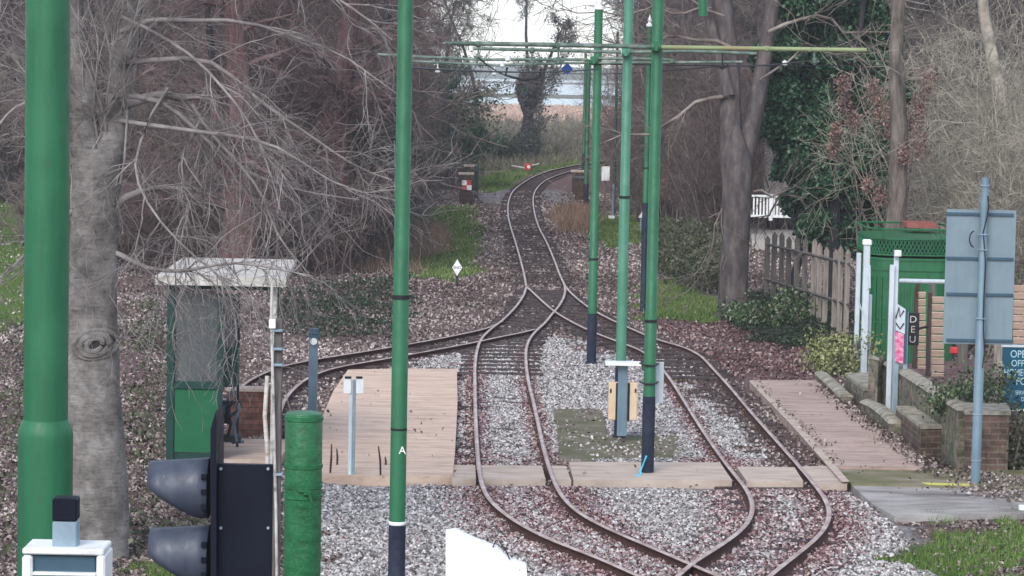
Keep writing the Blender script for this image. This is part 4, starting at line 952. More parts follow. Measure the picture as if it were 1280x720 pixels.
pG, xG = pole('thin far pole with white cap beside the white notice board', 767, 274, 91, .045, 6.1, .4, 1.75, fin=True, mat='dark_green', worn='dark_green')
pH, xH = pole('far green pole beside the right far gatepost', 732, 262, 97, .085, 5.2, .9, 1.75)
pI, xI = pole('farthest thin green pole before the bend', 729, 214, 131, .07, 5.6, .9, 1.75)
# near pole with a stepped collar
nY = 14.0; nb = at(57, 535, nY); pA = thing('tram_pole', 'very close thick green pole with a stepped swelling at the left edge', 'pole', (nb[0], nY, 0))
cz = at(57, 530, nY)[2]; ru = m_(27.8, nY); rl = m_(34.5, nY)
mb = MB(); mb.lathe((nb[0], nY, 0), [(ru, cz), (ru * 1.0, cz + 1.0), (ru * .985, cz + 4)], 40); mb.build('shaft', 'pole_green', pA, True)
mb = MB(); mb.lathe((nb[0], nY, 0), [(rl * 1.1, -.02), (rl, .3), (rl, cz - .1), (rl, cz - .055), (rl * .985, cz - .03), (rl * .9, cz + .002), (ru * 1.06, cz + .012), (ru * 1.02, cz + .022), (ru * 1.0, cz + .024)], 40); mb.build('base_section', 'pole_green', pA, True)
# green cast drum post near the signal
gY = 17.5; gb = at(379, 600, gY); t = thing('cast_post', 'squat green cast iron drum post with clamps beside the dark signal', 'post', (gb[0], gY, 0))
gz = at(379, 516, gY)[2]; gr = m_(23.5, gY); zz_ = lambda py: at(379, py, gY)[2]
mb = MB(); mb.lathe((gb[0], gY, 0), [(gr * 1.05, 0), (gr, .2), (gr, zz_(618)), (gr, gz - .01), (gr * .97, gz), (gr * .55, gz + .01)], 36); mb.build('drum', 'cast_green', t, True)
for k, py in enumerate((522, 581, 606, 619)):
    mb = MB(); z = zz_(py); mb.lathe((gb[0], gY, 0), [(gr * 1.0, z - .018), (gr * 1.05, z - .014), (gr * 1.05, z + .008), (gr * 1.0, z + .012)], 36); mb.build('band', 'cast_green', t, True)
mb = MB(); c = at(386, 612, gY); mb.box((c[0], gY - gr - .015, c[2]), (.05, .035, .03), bev=.006); mb.tube([(c[0] - .06, gY - gr - .02, c[2] + .01), (c[0] + .01, gY - gr - .035, c[2] + .012), (c[0] + .03, gY - gr - .03, c[2] - .06)], .008, 8); mb.build('clamp_bolt', 'cast_green', t, True)

# bracket arms with fittings
def arm(par, pts_, Y_, r, mat, name='bracket_arm'):
    mb = MB(); mb.tube([at(a, b_, Y_) for a, b_ in pts_], r, 10); return mb.build(name, mat, par, True)
def clampf(par, px, py, Y_, s=.05, mat='arm_pipe'):
    c = at(px, py, Y_); mb = MB(); mb.tube([(c[0] - s * .8, Y_, c[2]), (c[0] + s * .8, Y_, c[2])], s, 10); mb.box((c[0], Y_ - s * .9, c[2]), (s * .8, s, s * 1.5), bev=.006); mb.build('arm_clamp', mat, par, True)
def hanger(par, px, py, py2, Y_, mat='black_metal', w=5):
    mb = MB(); a = at(px, py, Y_); b_ = at(px, py2, Y_); mb.tube([a, b_], .012, 6); mb.tube([at(px - w, py2, Y_), at(px, py2 + 4, Y_), at(px + w, py2, Y_)], .014, 6)
    mb.box(tuple(b_), (.05, .05, .07), bev=.01); mb.build('wire_hanger', mat, par, True)
EY = 33.2 - .09
arm(pE, [(557, 54), (660, 55.5), (815, 58.5)], EY, .026, 'arm_pipe'); arm(pE, [(826, 59), (930, 60.5), (1030, 62), (1083, 62.5)], EY, .026, 'arm_pipe_rust')
clampf(pE, 820, 59, EY - .02, .06, 'pole_green'); clampf(pE, 598, 55, EY, .035); clampf(pE, 697, 57, EY, .035); clampf(pE, 958, 61, EY, .035, 'arm_pipe_rust'); clampf(pE, 1012, 62, EY, .03, 'arm_pipe_rust')
hanger(pE, 598, 55, 70, EY, 'arm_pipe'); hanger(pE, 698, 56, 76, EY, 'arm_pipe', 7); hanger(pE, 1018, 62, 76, EY, 'arm_pipe', 6)
DY = 36.9 - .09
arm(pD, [(585, 60.5), (700, 63.2), (776, 65)], DY, .022, 'arm_pipe'); arm(pD, [(787, 65), (860, 64), (946, 67)], DY, .022, 'arm_pipe')
clampf(pD, 782, 66, DY - .02, .06, 'pole_green_worn'); clampf(pD, 665, 63, DY, .04); hanger(pD, 665, 63, 78, DY, 'arm_pipe', 9); hanger(pD, 903, 65, 82, DY, 'black_metal', 7)
mb = MB(); mb.lathe(tuple(at(589, 60.5, DY)), [(.001, -.05), (.035, -.03), (.035, .03), (.001, .05)], 10); mb.build('arm_end', 'insulator', pD, True)
CY = 46.1 - .1
arm(pC, [(472, 68), (516, 70.5), (600, 74.5), (735, 74.5)], CY, .024, 'arm_pipe'); arm(pC, [(748, 73), (800, 73.5), (842, 75)], CY, .024, 'arm_pipe')
arm(pC, [(516, 76.5), (622, 81.5), (700, 79), (735, 78.5)], CY, .022, 'arm_pipe'); arm(pC, [(748, 78.5), (850, 78), (928, 77.5)], CY, .022, 'arm_pipe')
clampf(pC, 742, 76, CY - .02, .07, 'pole_green'); clampf(pC, 840, 76.5, CY, .045)
for a, b_, s in ((635, 73, 5), (628, 81, 4), (618, 91, 4), (547, 88, 4), (981, 79, 4)):
    c = at(a, b_, CY); mb = MB(); mb.lathe((c[0], CY, c[2]), [(.002, -m_(s, CY)), (m_(s, CY) * .8, -m_(s, CY) * .5), (m_(s, CY) * .8, m_(s, CY) * .5), (.002, m_(s, CY))], 10); mb.tube([(c[0], CY, c[2]), (c[0], CY, at(a, 78, CY)[2])], .01, 5); mb.build('insulator', 'insulator', pC, True)
mb = MB(); mb.tube([at(a, b_, CY) for a, b_ in ((634, 84), (632, 94), (642, 97), (656, 100), (668, 98), (674, 96), (676, 86))], .022, 8); mb.build('curved_hanger', 'black_metal', pC, True)
sg = at(709, 86, CY - .05); t = thing('diamond_sign', 'small dark blue diamond plate hanging from the overhead arm', 'sign', (sg[0], CY - .05, sg[2]))
s = m_(7.5, CY); mb = MB(); mb.plate([(sg[0] - s, sg[2]), (sg[0], sg[2] - s), (sg[0] + s, sg[2]), (sg[0], sg[2] + s)], CY - .06, CY - .045); mb.build('plate', 'blue_paint', t)
mb = MB(); mb.tube([(sg[0], CY - .05, sg[2] + s * .9), (sg[0], CY - .03, at(709, 79, CY)[2])], .012, 6); mb.build('hook', 'black_metal', t)
# trolley wires and cross spans
def wire(label, pts_, r, name='overhead_wire'):
    mb = MB(); P_ = []
    for i in range(len(pts_) - 1):
        a, b_ = Vector(pts_[i]), Vector(pts_[i + 1]); n = 10
        for k in range(n + (i == len(pts_) - 2)):
            u = k / n; P_.append(a.lerp(b_, u) - Vector((0, 0, .06 * 4 * u * (1 - u) * (a - b_).length / 30)))
    mb.tube(P_, r, 5); tag(mb.build(name, 'black_metal'), label, 'wire')
wire('long trolley wire running over the left loop track into the distance', [tuple(at(598, 72, 33)), tuple(at(632, 94, 46)), tuple(at(672, 92, 92)), tuple(at(725, 88, 132))], .011)
wire('long trolley wire running over the right loop track into the distance', [tuple(at(1012, 76, 33)), tuple(at(903, 82, 46)), tuple(at(690, 90, 97))], .011)
wire('cross span wire between the second green pole and the dark green pole', [(xB, 23.3, at(500, 84, 23.3)[2]), (xC, 46, at(738, 86, 46)[2])], .010)
wire('cross span wire reaching right behind the crossing pole', [(xC, 46, at(742, 80, 46)[2]), tuple(at(1060, 82, 50))], .010)
mb = MB(); c = at(878, -10, 26); mb.tube([at(879, 20, 26), at(878, -40, 26), at(876, -200, 26)], .042, 12); o = mb.build('hanging_pipe', 'pole_green', None, True); tag(o, 'short green pipe end poking down from the top beside the forked tree', 'pipe')

# lineside tan box on grey stanchion
bY = 36.5; t = thing('lineside_cabinet', 'tan two leaved box on a grey post with thin white lid between the loop tracks', 'cabinet', (X_(777, bY), bY, 0))
mb = MB(); pbox(mb, 772, 456, 784, 546, bY - .12, .06, .006); mb.build('post', 'galvanised_post', t)
mb = MB(); pbox(mb, 760.5, 478, 797, 526, bY - .055, .12, .012); mb.build('box_body', 'box_tan', t)
mb = MB(); pbox(mb, 769.5, 478.5, 772, 527, bY - .065, .012); pbox(mb, 784.5, 478.5, 787, 527, bY - .065, .012); pbox(mb, 762.5, 486, 764.5, 491, bY - .065, .012); pbox(mb, 793.5, 486, 795.5, 491, bY - .065, .012); mb.build('hinge_strip', 'black_metal', t)
mb = MB(); pbox(mb, 757, 454.5, 802, 457.5, bY - .25, .35, .004); mb.build('lid', 'white_paint', t)
# white plate strapped to crossing pole
t = thing('strapped_panel', 'pale translucent panel strapped behind the crossing pole', 'sign', (xE, 33.3, 0.8))
mb = MB(); c0 = at(817, 478, 33.4); mb.box((c0[0], 33.40, c0[2]), (m_(25, 33.4), .02, m_(52, 33.4)), bev=.004); mb.build('panel', 'pale_paint', t)
for py in (455, 478): mb = MB(); c1 = at(817, py, 33.3); mb.tube([(xE - .11, 33.37, c1[2]), (xE - .08, 33.2, c1[2]), (xE - .045, 33.11, c1[2]), (xE + .045, 33.11, c1[2]), (xE + .08, 33.2, c1[2]), (xE + .11, 33.37, c1[2])], .012, 6); mb.build('strap', 'black_metal', t)
mb = MB(); c = G(803, 600, .03); mb.tube([(xE - .02, 33.08, .30), (xE - .09, 33.05, .12), (c[0], c[1], .03)], .012, 6); mb.tube([(c[0] - .05 + .03 * math.sin(a * 2), c[1] + .06 * math.cos(a), .03 + .05 * abs(math.sin(a))) for a in np.linspace(0, 5, 14)], .02, 6)
mb.box((c[0] + .06, c[1] - .04, .015), (.22, .07, .03), rz=.2, bev=.012)
tag(mb.build('blue_rope', 'cyan_rope'), 'bright blue rope end lying at the foot of the crossing pole', 'rope')

# ------------------------------------------------------------------ shelter on the left
fY = 33.3; hx0, hx1 = X_(211, fY), X_(345, fY); hb = thing('tram_shelter', 'small dark green glazed shelter with pale flat roof', 'shelter', ((hx0 + hx1) / 2, fY, 0))
zt = at(275, 352, fY)[2]; bYk = fY + 2.3; fz = .12
mb = MB(); zf = at(270, 350, fY)[2]; x0f, x1f = at(195, 350, fY - .15)[0], at(357, 350, fY - .15)[0]; zb = at(300, 326, bYk)[2]; x0b, x1b = at(229, 326, bYk)[0], at(371, 326, bYk)[0]
mb.v += [Vector(v) for v in ((x0f, fY - .15, zf), (x1f, fY - .15, zf), (x1b, bYk, zb - .03), (x0b, bYk, zb - .03), (x0f, fY - .15, zf + .05), (x1f, fY - .15, zf + .05), (x1b, bYk, zb + .03), (x0b, bYk, zb + .03))]
for f in ((3, 2, 1, 0), (4, 5, 6, 7), (0, 1, 5, 4), (1, 2, 6, 5), (2, 3, 7, 6), (3, 0, 4, 7)): mb.face(f)
roof = mb.build('roof', 'roof_felt', hb)
mb = MB(); mb.box(((x0f + x1f) / 2, fY - .165, zf + .0), (x1f - x0f + .02, .03, .11)); mb.build('fascia', 'aged_white', roof)
mb = MB(); pbox(mb, 208, 352, 218, 600, fY, .1, .01); mb.build('corner_post', 'dark_green', hb)
mb = MB(); pbox(mb, 338.5, 352, 345, 600, fY, .07, .01); mb.build('corner_post', 'aged_white', hb)
for xx in (x0b + .15, x1b - .25):
    mb = MB(); mb.box((xx, bYk - .1, zt / 2), (.08, .08, zt)); mb.build('rear_post', 'dark_green', hb)
mb = MB(); pbox(mb, 218, 352, 338, 362, fY + .02, .06); mb.build('top_rail', 'dark_green', hb)
mb = MB(); pbox(mb, 218, 484, 274, 566, fY + .02, .03); mb.build('lower_panel', 'hut_green', hb)
mb = MB(); pbox(mb, 218, 477, 274, 487, fY, .06, .008); pbox(mb, 272, 352, 278, 600, fY + .01, .05, .006); mb.build('window_frame', 'dark_green', hb)
mb = MB(); pbox(mb, 218, 566, 274, 600, fY + .03, .02); mb.build('kick_board', 'dark_green', hb)
m, nt, b = nodes_of('old_glass'); b.inputs['Base Color'].default_value = (.10, .115, .12, 1); b.inputs['Roughness'].default_value = .25; b.inputs['Alpha'].default_value = .45
mb = MB(); pbox(mb, 219, 362, 271.5, 478, fY + .04, .006); mb.build('glass_pane', 'old_glass', hb)
mb = MB(); pbox(mb, 226, 366, 297, 484, fY + 1.2, .02); pbox(mb, 226, 484, 276, 590, fY + 1.2, .02); mb.build('inner_board', 'grey_board', hb)
mb = MB(); pbox(mb, 296, 366, 299, 560, fY + 1.15, .04); mb.build('inner_post', 'black_metal', hb)
mb = MB(); pbox(mb, 279, 436, 297, 484, fY + .9, .25, .01); mb.build('inner_locker', 'dark_green', hb)
mb = MB(); mb.box(((hx0 + hx1) / 2, fY + 1.0, fz / 2), (hx1 - hx0 + .1, 1.9, fz)); mb.build('floor', 'floor_board', hb)
mb = MB(); mb.box((hx0 + .02, fY + 1.05, .5), (.04, 1.8, .8)); mb.build('side_panel', 'dark_green', hb)
bw = thing('brick_kerb_wall', 'short reddish brick wall seen through the open side of the shelter', 'wall', (X_(315, 36.4), 36.4, 0))
mb = MB(); pbox(mb, 284, 489, 338, 551, 36.4, .3); mb.build('wall_body', 'brick_red', bw)
mb = MB(); pbox(mb, 283, 486, 332, 489.5, 36.38, .34); mb.build('coping', 'concrete', bw)
lf = thing('lever_frame', 'black iron point levers inside the shelter doorway', 'levers', (X_(285, fY + .3), fY + .3, fz))
for k, (pp) in enumerate(([(273, 503), (300, 502), (302, 510)], [(276, 550), (280, 510), (290, 490), (292, 484)], [(283, 552), (289, 530), (284, 512), (294, 500), (295, 488)], [(296, 552), (292, 530), (298, 515), (300, 504)], [(270, 530), (280, 545), (292, 553)], [(290, 553), (305, 552)], [(272, 516), (286, 522), (298, 512)])):
    mb = MB(); mb.tube([at(a, b_, fY + .3 + .03 * (k % 3)) for a, b_ in pp], .019, 8); mb.build('lever', 'sign_rib' if k % 2 else 'black_metal', lf, True)
mb = MB(); pbox(mb, 270, 545, 300, 553, fY + .3, .25, .01); pbox(mb, 272, 505, 288, 530, fY + .45, .08, .01); mb.build('lever_base', 'black_metal', lf)

# ------------------------------------------------------------------ near signal seen from behind
sY = 14.0; st = thing('road_signal', 'dark navy road signal seen from the side with two hooded lamps', 'signal', (X_(306, sY), sY, 0))
mb = MB(); pbox(mb, 271, 579, 340, 770, sY, .05, .004); mb.build('back_board', 'signal_navy', st)
bp = mb = MB(); z = lambda a, b_: at(a, b_, sY - .0)
poly = [(z(265, 770)[0], z(265, 770)[2]), (z(272, 770)[0], z(272, 770)[2]), (z(272, 522)[0], z(272, 522)[2]), (z(271, 513)[0], z(271, 513)[2]), (z(267.5, 524)[0], z(267.5, 524)[2]), (z(264.5, 536)[0], z(264.5, 536)[2])]
mb.plate(poly, sY - .06, sY + .3); mb.build('edge_plate', 'signal_navy', st)
def hood(pyt, pyb):
    Yh = sY + .1; R = m_((pyb - pyt) / 2, Yh) * 1.0; c = at(262, (pyt + pyb) / 2, Yh); Lm = m_(75, Yh); mb = MB(); n = 28; base = 0
    for k in range(6):
        u = k / 5
        for j in range(n + 1):
            a = math.pi * 2 * j / n; zz0 = math.cos(a); cut = Lm * (1 - .85 * max(0, (.25 - zz0) / 1.25) ** 1.2)
            ln = cut * u; rr = R * (1 - .07 * u)
            mb.v.append(Vector((c[0] - ln, Yh + rr * math.sin(a), c[2] + rr * zz0 - .012 * u)))
    for k in range(5):
        for j in range(n): mb.face((k * (n + 1) + j, k * (n + 1) + j + 1, (k + 1) * (n + 1) + j + 1, (k + 1) * (n + 1) + j))
    o = mb.build('hood', 'signal_hood', st, True); md = o.modifiers.new('t', 'SOLIDIFY'); md.thickness = .006
    mb = MB(); mb.tube([(c[0] - .002, Yh, c[2]), (c[0] - .03, Yh, c[2])], R * .93, 24); mb.build('lens', 'black_metal', o, True)
    mb = MB()
    for dz in (-.5, 0, .5): mb.box((c[0] - .012, Yh - R * .99, c[2] + dz * R), (.028, .02, .03), bev=.004)
    mb.build('hood_bracket', 'signal_navy', o)
for a, b_ in ((276, 586), (335, 586), (276, 660), (335, 660)): mb = MB(); q = at(a, b_, sY - .008); mb.tube([(q[0], sY - .012, q[2]), (q[0], sY + .002, q[2])], .008, 6); mb.build('bolt', 'galvanised', st)
hood(571, 648); hood(655, 732)
mb = MB(); mb.box((X_(300, sY), sY + .16, 1.2), (.11, .11, 2.6)); mb.build('pole', 'signal_navy', st)

wY = 25.0; wp = thing('conduit_post', 'weathered timber post with white conduit right of the shelter', 'post', (X_(349, wY), wY, 0))
mb = MB(); t0_ = at(348.5, 398, wY); mb.box((t0_[0], wY, t0_[2] / 2), (m_(10.5, wY), .08, t0_[2]), bev=.008); mb.build('post', 'old_wood', wp)
mb = MB(); mb.tube([at(a, b_, wY - .08) for a, b_ in ((340, 352), (339, 398), (341, 470), (343, 560), (345, 640), (346, 720), (346, 760))], .013, 8); mb.build('conduit', 'conduit_paint', wp, True)
mb = MB(); mb.tube([at(a, b_, wY - .05) for a, b_ in ((334, 470), (331, 520), (334, 560), (335, 600))], .02, 8); mb.build('cable', 'aged_white', wp, True)
mb = MB(); pbox(mb, 336, 399, 344.5, 411, wY - .11, .05, .005); mb.build('junction_box', 'white_paint', wp)
for py in (412, 435, 455, 592): mb = MB(); pbox(mb, 340, py, 353, py + 3, wY - .09, .14, .003); mb.build('bracket', 'galvanised', wp)

sY2 = 37.0; t = thing('sensor_post', 'blue grey square post with a sensor head between siding and platform', 'post', (X_(391, sY2), sY2, 0))
mb = MB(); c = at(392, 420, sY2); mb.box((c[0], sY2, c[2] / 2), (m_(11, sY2), .1, c[2]), bev=.008); mb.build('post', 'galvanised_post', t)
mb = MB(); pbox(mb, 386, 411, 398, 419, sY2 - .06, .12, .01); pbox(mb, 384, 419, 400, 422, sY2 - .07, .14, .004); mb.build('head', 'sign_rib', t)
mb = MB(); c = at(392, 427, sY2 - .1); mb.tube([(c[0], c[1], c[2]), (c[0], c[1] + .06, c[2])], .045, 12); mb.build('sensor', 'white_paint', t, True)

t1 = G(440, 605); t = thing('marker_post', 'light grey tee shaped post standing on the sandy platform edge', 'post', (t1[0], t1[1], 0)); Yt = t1[1]
mb = MB(); pbox(mb, 435.5, 474, 440, 606, Yt, .045, .004); mb.build('post', 'pale_paint', t)
mb = MB(); pbox(mb, 440.5, 474, 444, 604, Yt + .01, .03, .004); mb.build('back_flange', 'galvanised', t)
for a in (429.5, 445): mb = MB(); pbox(mb, a, 473, a + 9.5, 492, Yt - .02, .015, .003); mb.build('plate', 'white_paint', t)
mb = MB(); pbox(mb, 431, 471, 439, 473.4, Yt - .03, .06, .002); mb.build('plate_cap', 'black_metal', t); mb = MB(); pbox(mb, 445, 471, 453, 473.4, Yt - .03, .06, .002); mb.build('plate_cap', 'black_metal', t)
for i, (a, b0, b1, lb) in enumerate(((412, 592, 555, 'taller leaning dead stalk at the left corner of the sandy platform'), (421, 582, 561, 'shorter dead stalk at the left corner of the sandy platform'), (476, 595, 558, 'dead stalk near the second green pole'), (481.5, 582, 571, 'shortest dead stalk against the second green pole'))):
    p0 = G(a, b0, .1); p1 = at(a + (2.5 if i == 0 else -3 if i == 2 else 0), b1, p0[1]); mb = MB(); mb.tube([p0 - [0, 0, .1], (p0 + p1) / 2 + [.008, 0, 0], p1], [.012, .014, .008], 6); tag(mb.build('dead_stalk', 'dark_wood', None, True), lb, 'stalk')

# limit sign diamond
dy_ = G(571, 358)[1]; c = at(571.5, 334.5, dy_); t = thing('limit_sign', 'small white diamond sign reading END on a thin black stake', 'sign', (c[0], dy_, 0))
w, h = m_(6.3, dy_), m_(10.5, dy_); mb = MB(); mb.plate([(c[0] - w, c[2]), (c[0], c[2] - h), (c[0] + w, c[2]), (c[0], c[2] + h)], dy_ - .02, dy_ - .01); mb.build('plate', 'white_paint', t)
w *= 1.12; h *= 1.12; mb = MB(); mb.plate([(c[0] - w, c[2] - .01), (c[0], c[2] - h - .01), (c[0] + w, c[2] - .01), (c[0], c[2] + h * .9)], dy_ - .008, dy_ + .002); mb.build('backing', 'black_metal', t)
mb = MB(); mb.tube([(c[0], dy_ + .01, -.02), (c[0], dy_ + .01, c[2])], .018, 8); mb.build('stake', 'black_metal', t)
text('lettering', 'END', .085, (c[0], dy_ - .022, c[2]), 'black_metal', t)

# white board bottom centre and lamp bracket bottom left
wY2 = 14.5; c = at(600, 700, wY2); t = thing('white_board', 'weathered white board with sloping top edge at the bottom centre', 'board', (c[0], wY2, 0))
pp = [(557, 745), (660, 745), (658, 706), (640, 700), (632, 695), (622, 684), (615, 682), (590, 672), (570, 662), (557, 664)]
mb = MB(); mb.plate([(at(a, b_, wY2)[0], at(a, b_, wY2)[2]) for a, b_ in pp], wY2, wY2 + .06); mb.build('panel', 'speckled_white', t)
mb = MB(); mb.tube([at(a, b_, wY2 - .01) for a, b_ in ((616, 684), (620, 676), (624, 676), (633, 690), (637, 699))], .0035, 5); mb.build('bent_wire', 'black_metal', t)
for a in (570, 645): mb = MB(); q = at(a, 742, wY2); mb.box((q[0], wY2 + .03, q[2] / 2), (.05, .05, q[2]), bev=.005); mb.build('leg', 'galvanised', t)
lY = 12.5; t = thing('lamp_bracket', 'white and navy equipment housing fixed low on the close pole', 'housing', (X_(80, lY), lY, 0))
mb = MB(); pbox(mb, 65, 623, 96, 652, lY, .1, .006); mb.build('cap', 'signal_navy', t)
mb = MB(); pbox(mb, 65, 652, 96, 690, lY + .003, .095, .006); mb.build('body', 'galvanised', t)
mb = MB(); pbox(mb, 27, 686, 130, 694, lY - .05, .25, .01); pbox(mb, 27, 694, 40, 760, lY - .05, .25, .01); pbox(mb, 120, 694, 131, 760, lY - .05, .25, .01); pbox(mb, 40, 716, 120, 720, lY - .05, .25, .005); mb.build('frame', 'white_paint', t)
mb = MB(); pbox(mb, 40, 694, 120, 716, lY - .02, .2, .005); mb.build('window', 'sign_rib', t)
mb = MB(); mb.box((X_(80, lY), lY + .1, 1.15), (.07, .07, 2.3)); mb.build('stand', 'galvanised', t)

# ------------------------------------------------------------------ far gateposts and small signs
def gate(label, x0, y0, x1, y1, Y_, mat, cap):
    t = thing('gatepost', label, 'gatepost', (X_((x0 + x1) / 2, Y_), Y_, 0)); mb = MB(); pbox(mb, x0, y0, x1, y1, Y_, .5); mb.build('pier', mat, t)
    mb = MB(); pbox(mb, x0 - 1.5, y0 - 3, x1 + 1.5, y0, Y_ - .05, .6, .02); mb.build('cap', cap, t); return t
gt = gate('left brick gatepost nearer the camera carrying the quartered red and white sign', 574, 219, 591, 254, 100, 'brick_dark', 'concrete')
gate('left brick gatepost set farther back behind the quartered sign', 581, 209, 596, 240, 110, 'brick_dark', 'concrete')
gate('right stone gatepost nearer the camera beside the far green pole', 719, 224, 732, 250, 101, 'brick_dark', 'slate')
gate('right stone gatepost set farther back beside the far green pole', 715, 216, 731, 241, 108, 'brick_dark', 'concrete')
t = thing('quartered_sign', 'square sign with red and white quarters on the left far gatepost', 'sign', (X_(583, 99.9), 99.9, 1))
for k, (a, b_) in enumerate(((577.5, 225.5), (583.5, 225.5), (577.5, 231.5), (583.5, 231.5))): mb = MB(); pbox(mb, a, b_, a + 6, b_ + 6, 99.92, .03); mb.build('quarter', 'white_paint' if k in (0, 3) else 'red_paint', t)
for a, lb in ((594.6, 'thin green post left of the track by the far gateposts'), (597.5, 'second thin green post left of the track by the far gateposts')):
    mb = MB(); q = at(a, 206 if a < 596 else 204, 104); mb.box((q[0], 104, q[2] / 2), (.07, .07, q[2]), bev=.01); tag(mb.build('gate_stanchion', 'dark_green'), lb, 'post')
q = G(658, 215); t = thing('point_lever', 'low red and white point lever lying beside the far bend', 'lever', (q[0], q[1], 0)); Yq = q[1]
mb = MB(); mb.box((q[0] + .08, Yq, .22), (.34, .2, .34), bev=.05); mb.build('weight', 'red_paint', t); mb = MB(); mb.tube([(q[0] + .1, Yq - .12, .25), (q[0] + .1, Yq - .10, .25)], .08, 12); mb.build('weight_mark', 'white_paint', t)
mb = MB(); mb.tube([(q[0] - .7, Yq, .28), (q[0] - .05, Yq, .18)], .04, 6); mb.tube([(q[0] + .2, Yq, .3), (q[0] + .6, Yq, .4)], .03, 6); mb.build('rod', 'aged_white', t); mb = MB(); mb.box((q[0], Yq, .05), (1.4, .35, .08)); mb.build('base_plate', 'black_metal', t)
t = thing('notice_board', 'plain white notice board beside the thin far pole', 'sign', (X_(756.5, 89), 89, 0)); mb = MB(); pbox(mb, 752, 208, 762, 226, 89, .04); mb.build('board', 'white_paint', t)
mb = MB(); q = at(757, 216, 89.06); mb.box((q[0], 89.08, q[2] / 2), (.06, .06, q[2])); mb.build('post', 'old_wood', t)
t = thing('ground_marker', 'small white disc marker on a short stem left of the crossing pole', 'marker', (X_(764.5, 90), 90, 0)); mb = MB(); pbox(mb, 760.5, 269.5, 768.5, 273, 90, .03); mb.build('disc', 'white_paint', t); mb = MB(); mb.tube([(X_(764.5, 90), 90.05, 0), (X_(764.5, 90), 90.05, 1.2)], .05, 6); mb.build('stem', 'galvanised', t)
t = thing('ground_marker', 'small white triangular marker just left of the crossing pole', 'marker', (X_(801, 84), 84, 0)); q = at(801, 268, 84); s = m_(3, 84); mb = MB(); mb.plate([(q[0] - s, q[2] - s * 1.4), (q[0] + s, q[2] - s * 1.4), (q[0] + s, q[2] + s * 2)], 84, 84.03); mb.build('plate', 'white_paint', t); mb = MB(); mb.box((q[0], 84.05, q[2] / 2), (.04, .04, q[2])); mb.build('stem', 'galvanised', t)

# ------------------------------------------------------------------ right side: fences, urinal, boards
PL = [(947, 250, 350, .5), (960, 296, 365, 1), (968, 291, 370, 0), (979, 292, 368, 1), (987, 297, 372, 0), (997, 296, 378, 1), (1007, 298, 382, 0), (1018, 300, 386, 1), (1026, 305, 390, 0), (1033, 310, 402, 1), (1045, 313, 408, 1), (1052, 309, 410, 0), (1060, 313, 415, 2)]
t = thing('paling_fence', 'row of weathered uneven wooden pales below the dark evergreen', 'fence', (X_(1010, 52), 52, 0))
for a, y0, y1, k in PL[1:]:
    Yp = 60 - (a - 960) * .085; q = at(a, y0, Yp); lo = 0; w = m_(6.5, Yp)
    mb = MB(); tl = RNG.normal(0, .02); mb.plate([(q[0] - w / 2, 0), (q[0] + w / 2, 0), (q[0] + w / 2 + tl, q[2] - .05), (q[0] + tl, q[2] + .03), (q[0] - w / 2 + tl, q[2] - .05)], Yp, Yp + .04)
    mb.build('pale', ('old_wood', 'old_wood', 'pale_wood')[int(k)] if a < 1015 else 'pale_wood', t)
a0, a1 = at(958, 305, 60.1), at(1062, 330, 51.4); mb = MB(); mb.tube([a0, a1], .03, 4); mb.tube([a0 - [0, 0, .75], a1 - [0, 0, .75]], .03, 4); mb.build('rail', 'old_wood', t)
t = thing('white_railing', 'white slatted railing glimpsed between the forked tree and the evergreen', 'fence', (X_(955, 74), 74, .2))
mb = MB(); 
for a in np.arange(937, 990, 4.2): pbox(mb, a, 246, a + 2, 271, 74, .03)
mb.build('slats', 'white_paint', t); mb = MB(); pbox(mb, 935, 244, 992, 246.5, 73.96, .1); pbox(mb, 935, 269, 992, 272, 73.96, .1); pbox(mb, 961.5, 243, 966, 276, 73.94, .14); mb.build('rails', 'white_paint', t)
t = thing('white_cottage', 'white rendered cottage glimpsed through the evergreen', 'building', (X_(1010, 82), 82, 0)); mb = MB(); pbox(mb, 955, 168, 1075, 270, 82, 3); mb.build('wall', 'render_white', t)
mb = MB(); pbox(mb, 972, 195, 992, 225, 81.96, .1); mb.build('window', 'slate', t); mb = MB(); pbox(mb, 945, 160, 1085, 170, 81.6, 4); mb.build('roof', 'slate', t)
t = thing('pale_outbuilding', 'pale blue grey building glimpsed through twigs at the right edge', 'building', (X_(1250, 76), 76, 0)); mb = MB(); pbox(mb, 1238, 172, 1300, 270, 76, 3); mb.build('wall', 'render_white', t); mb = MB(); pbox(mb, 1232, 166, 1306, 174, 75.7, 3.6); mb.build('roof', 'slate', t)

def wpost(label, x0, y0, x1, yb, mat, cap=None, name='gate_post', zb=0.0):
    q = G((x0 + x1) / 2, yb, zb); Yp = q[1]; t = thing(name, label, 'post', (q[0], Yp, 0)); top = at((x0 + x1) / 2, y0, Yp)[2]
    mb = MB(); mb.box((q[0], Yp, top / 2), (m_(x1 - x0, Yp), .1, top), bev=.008); mb.build('post', mat, t)
    if cap: mb = MB(); mb.box((q[0], Yp, top + .04), (m_(x1 - x0 + 3, Yp), .15, .10), bev=.02); mb.build('cap', 'white_paint', t)
    return t
wpost('narrow white post at the near end of the paling fence', 1066.5, 316, 1072, 466, 'pale_paint')
wpost('pale blue gatepost with white cap against the green urinal', 1075, 306, 1083, 469, 'pale_paint', 1)
wpost('lower pale blue post tight against the green urinal', 1083.5, 368, 1087, 467, 'pale_paint')
mb = MB(); mb.tube([at(a, b_, 44.3) for a, b_ in ((1072, 372), (1076, 385), (1085, 404))], .014, 6); mb.tube([at(a, b_, 44.4) for a, b_ in ((1082, 332), (1087, 332), (1087, 360), (1082, 362))], .02, 6); tag(mb.build('gate_latch_chain', 'pale_paint', None, True), 'thin white chain and hoop slung between the pale blue gateposts', 'chain')
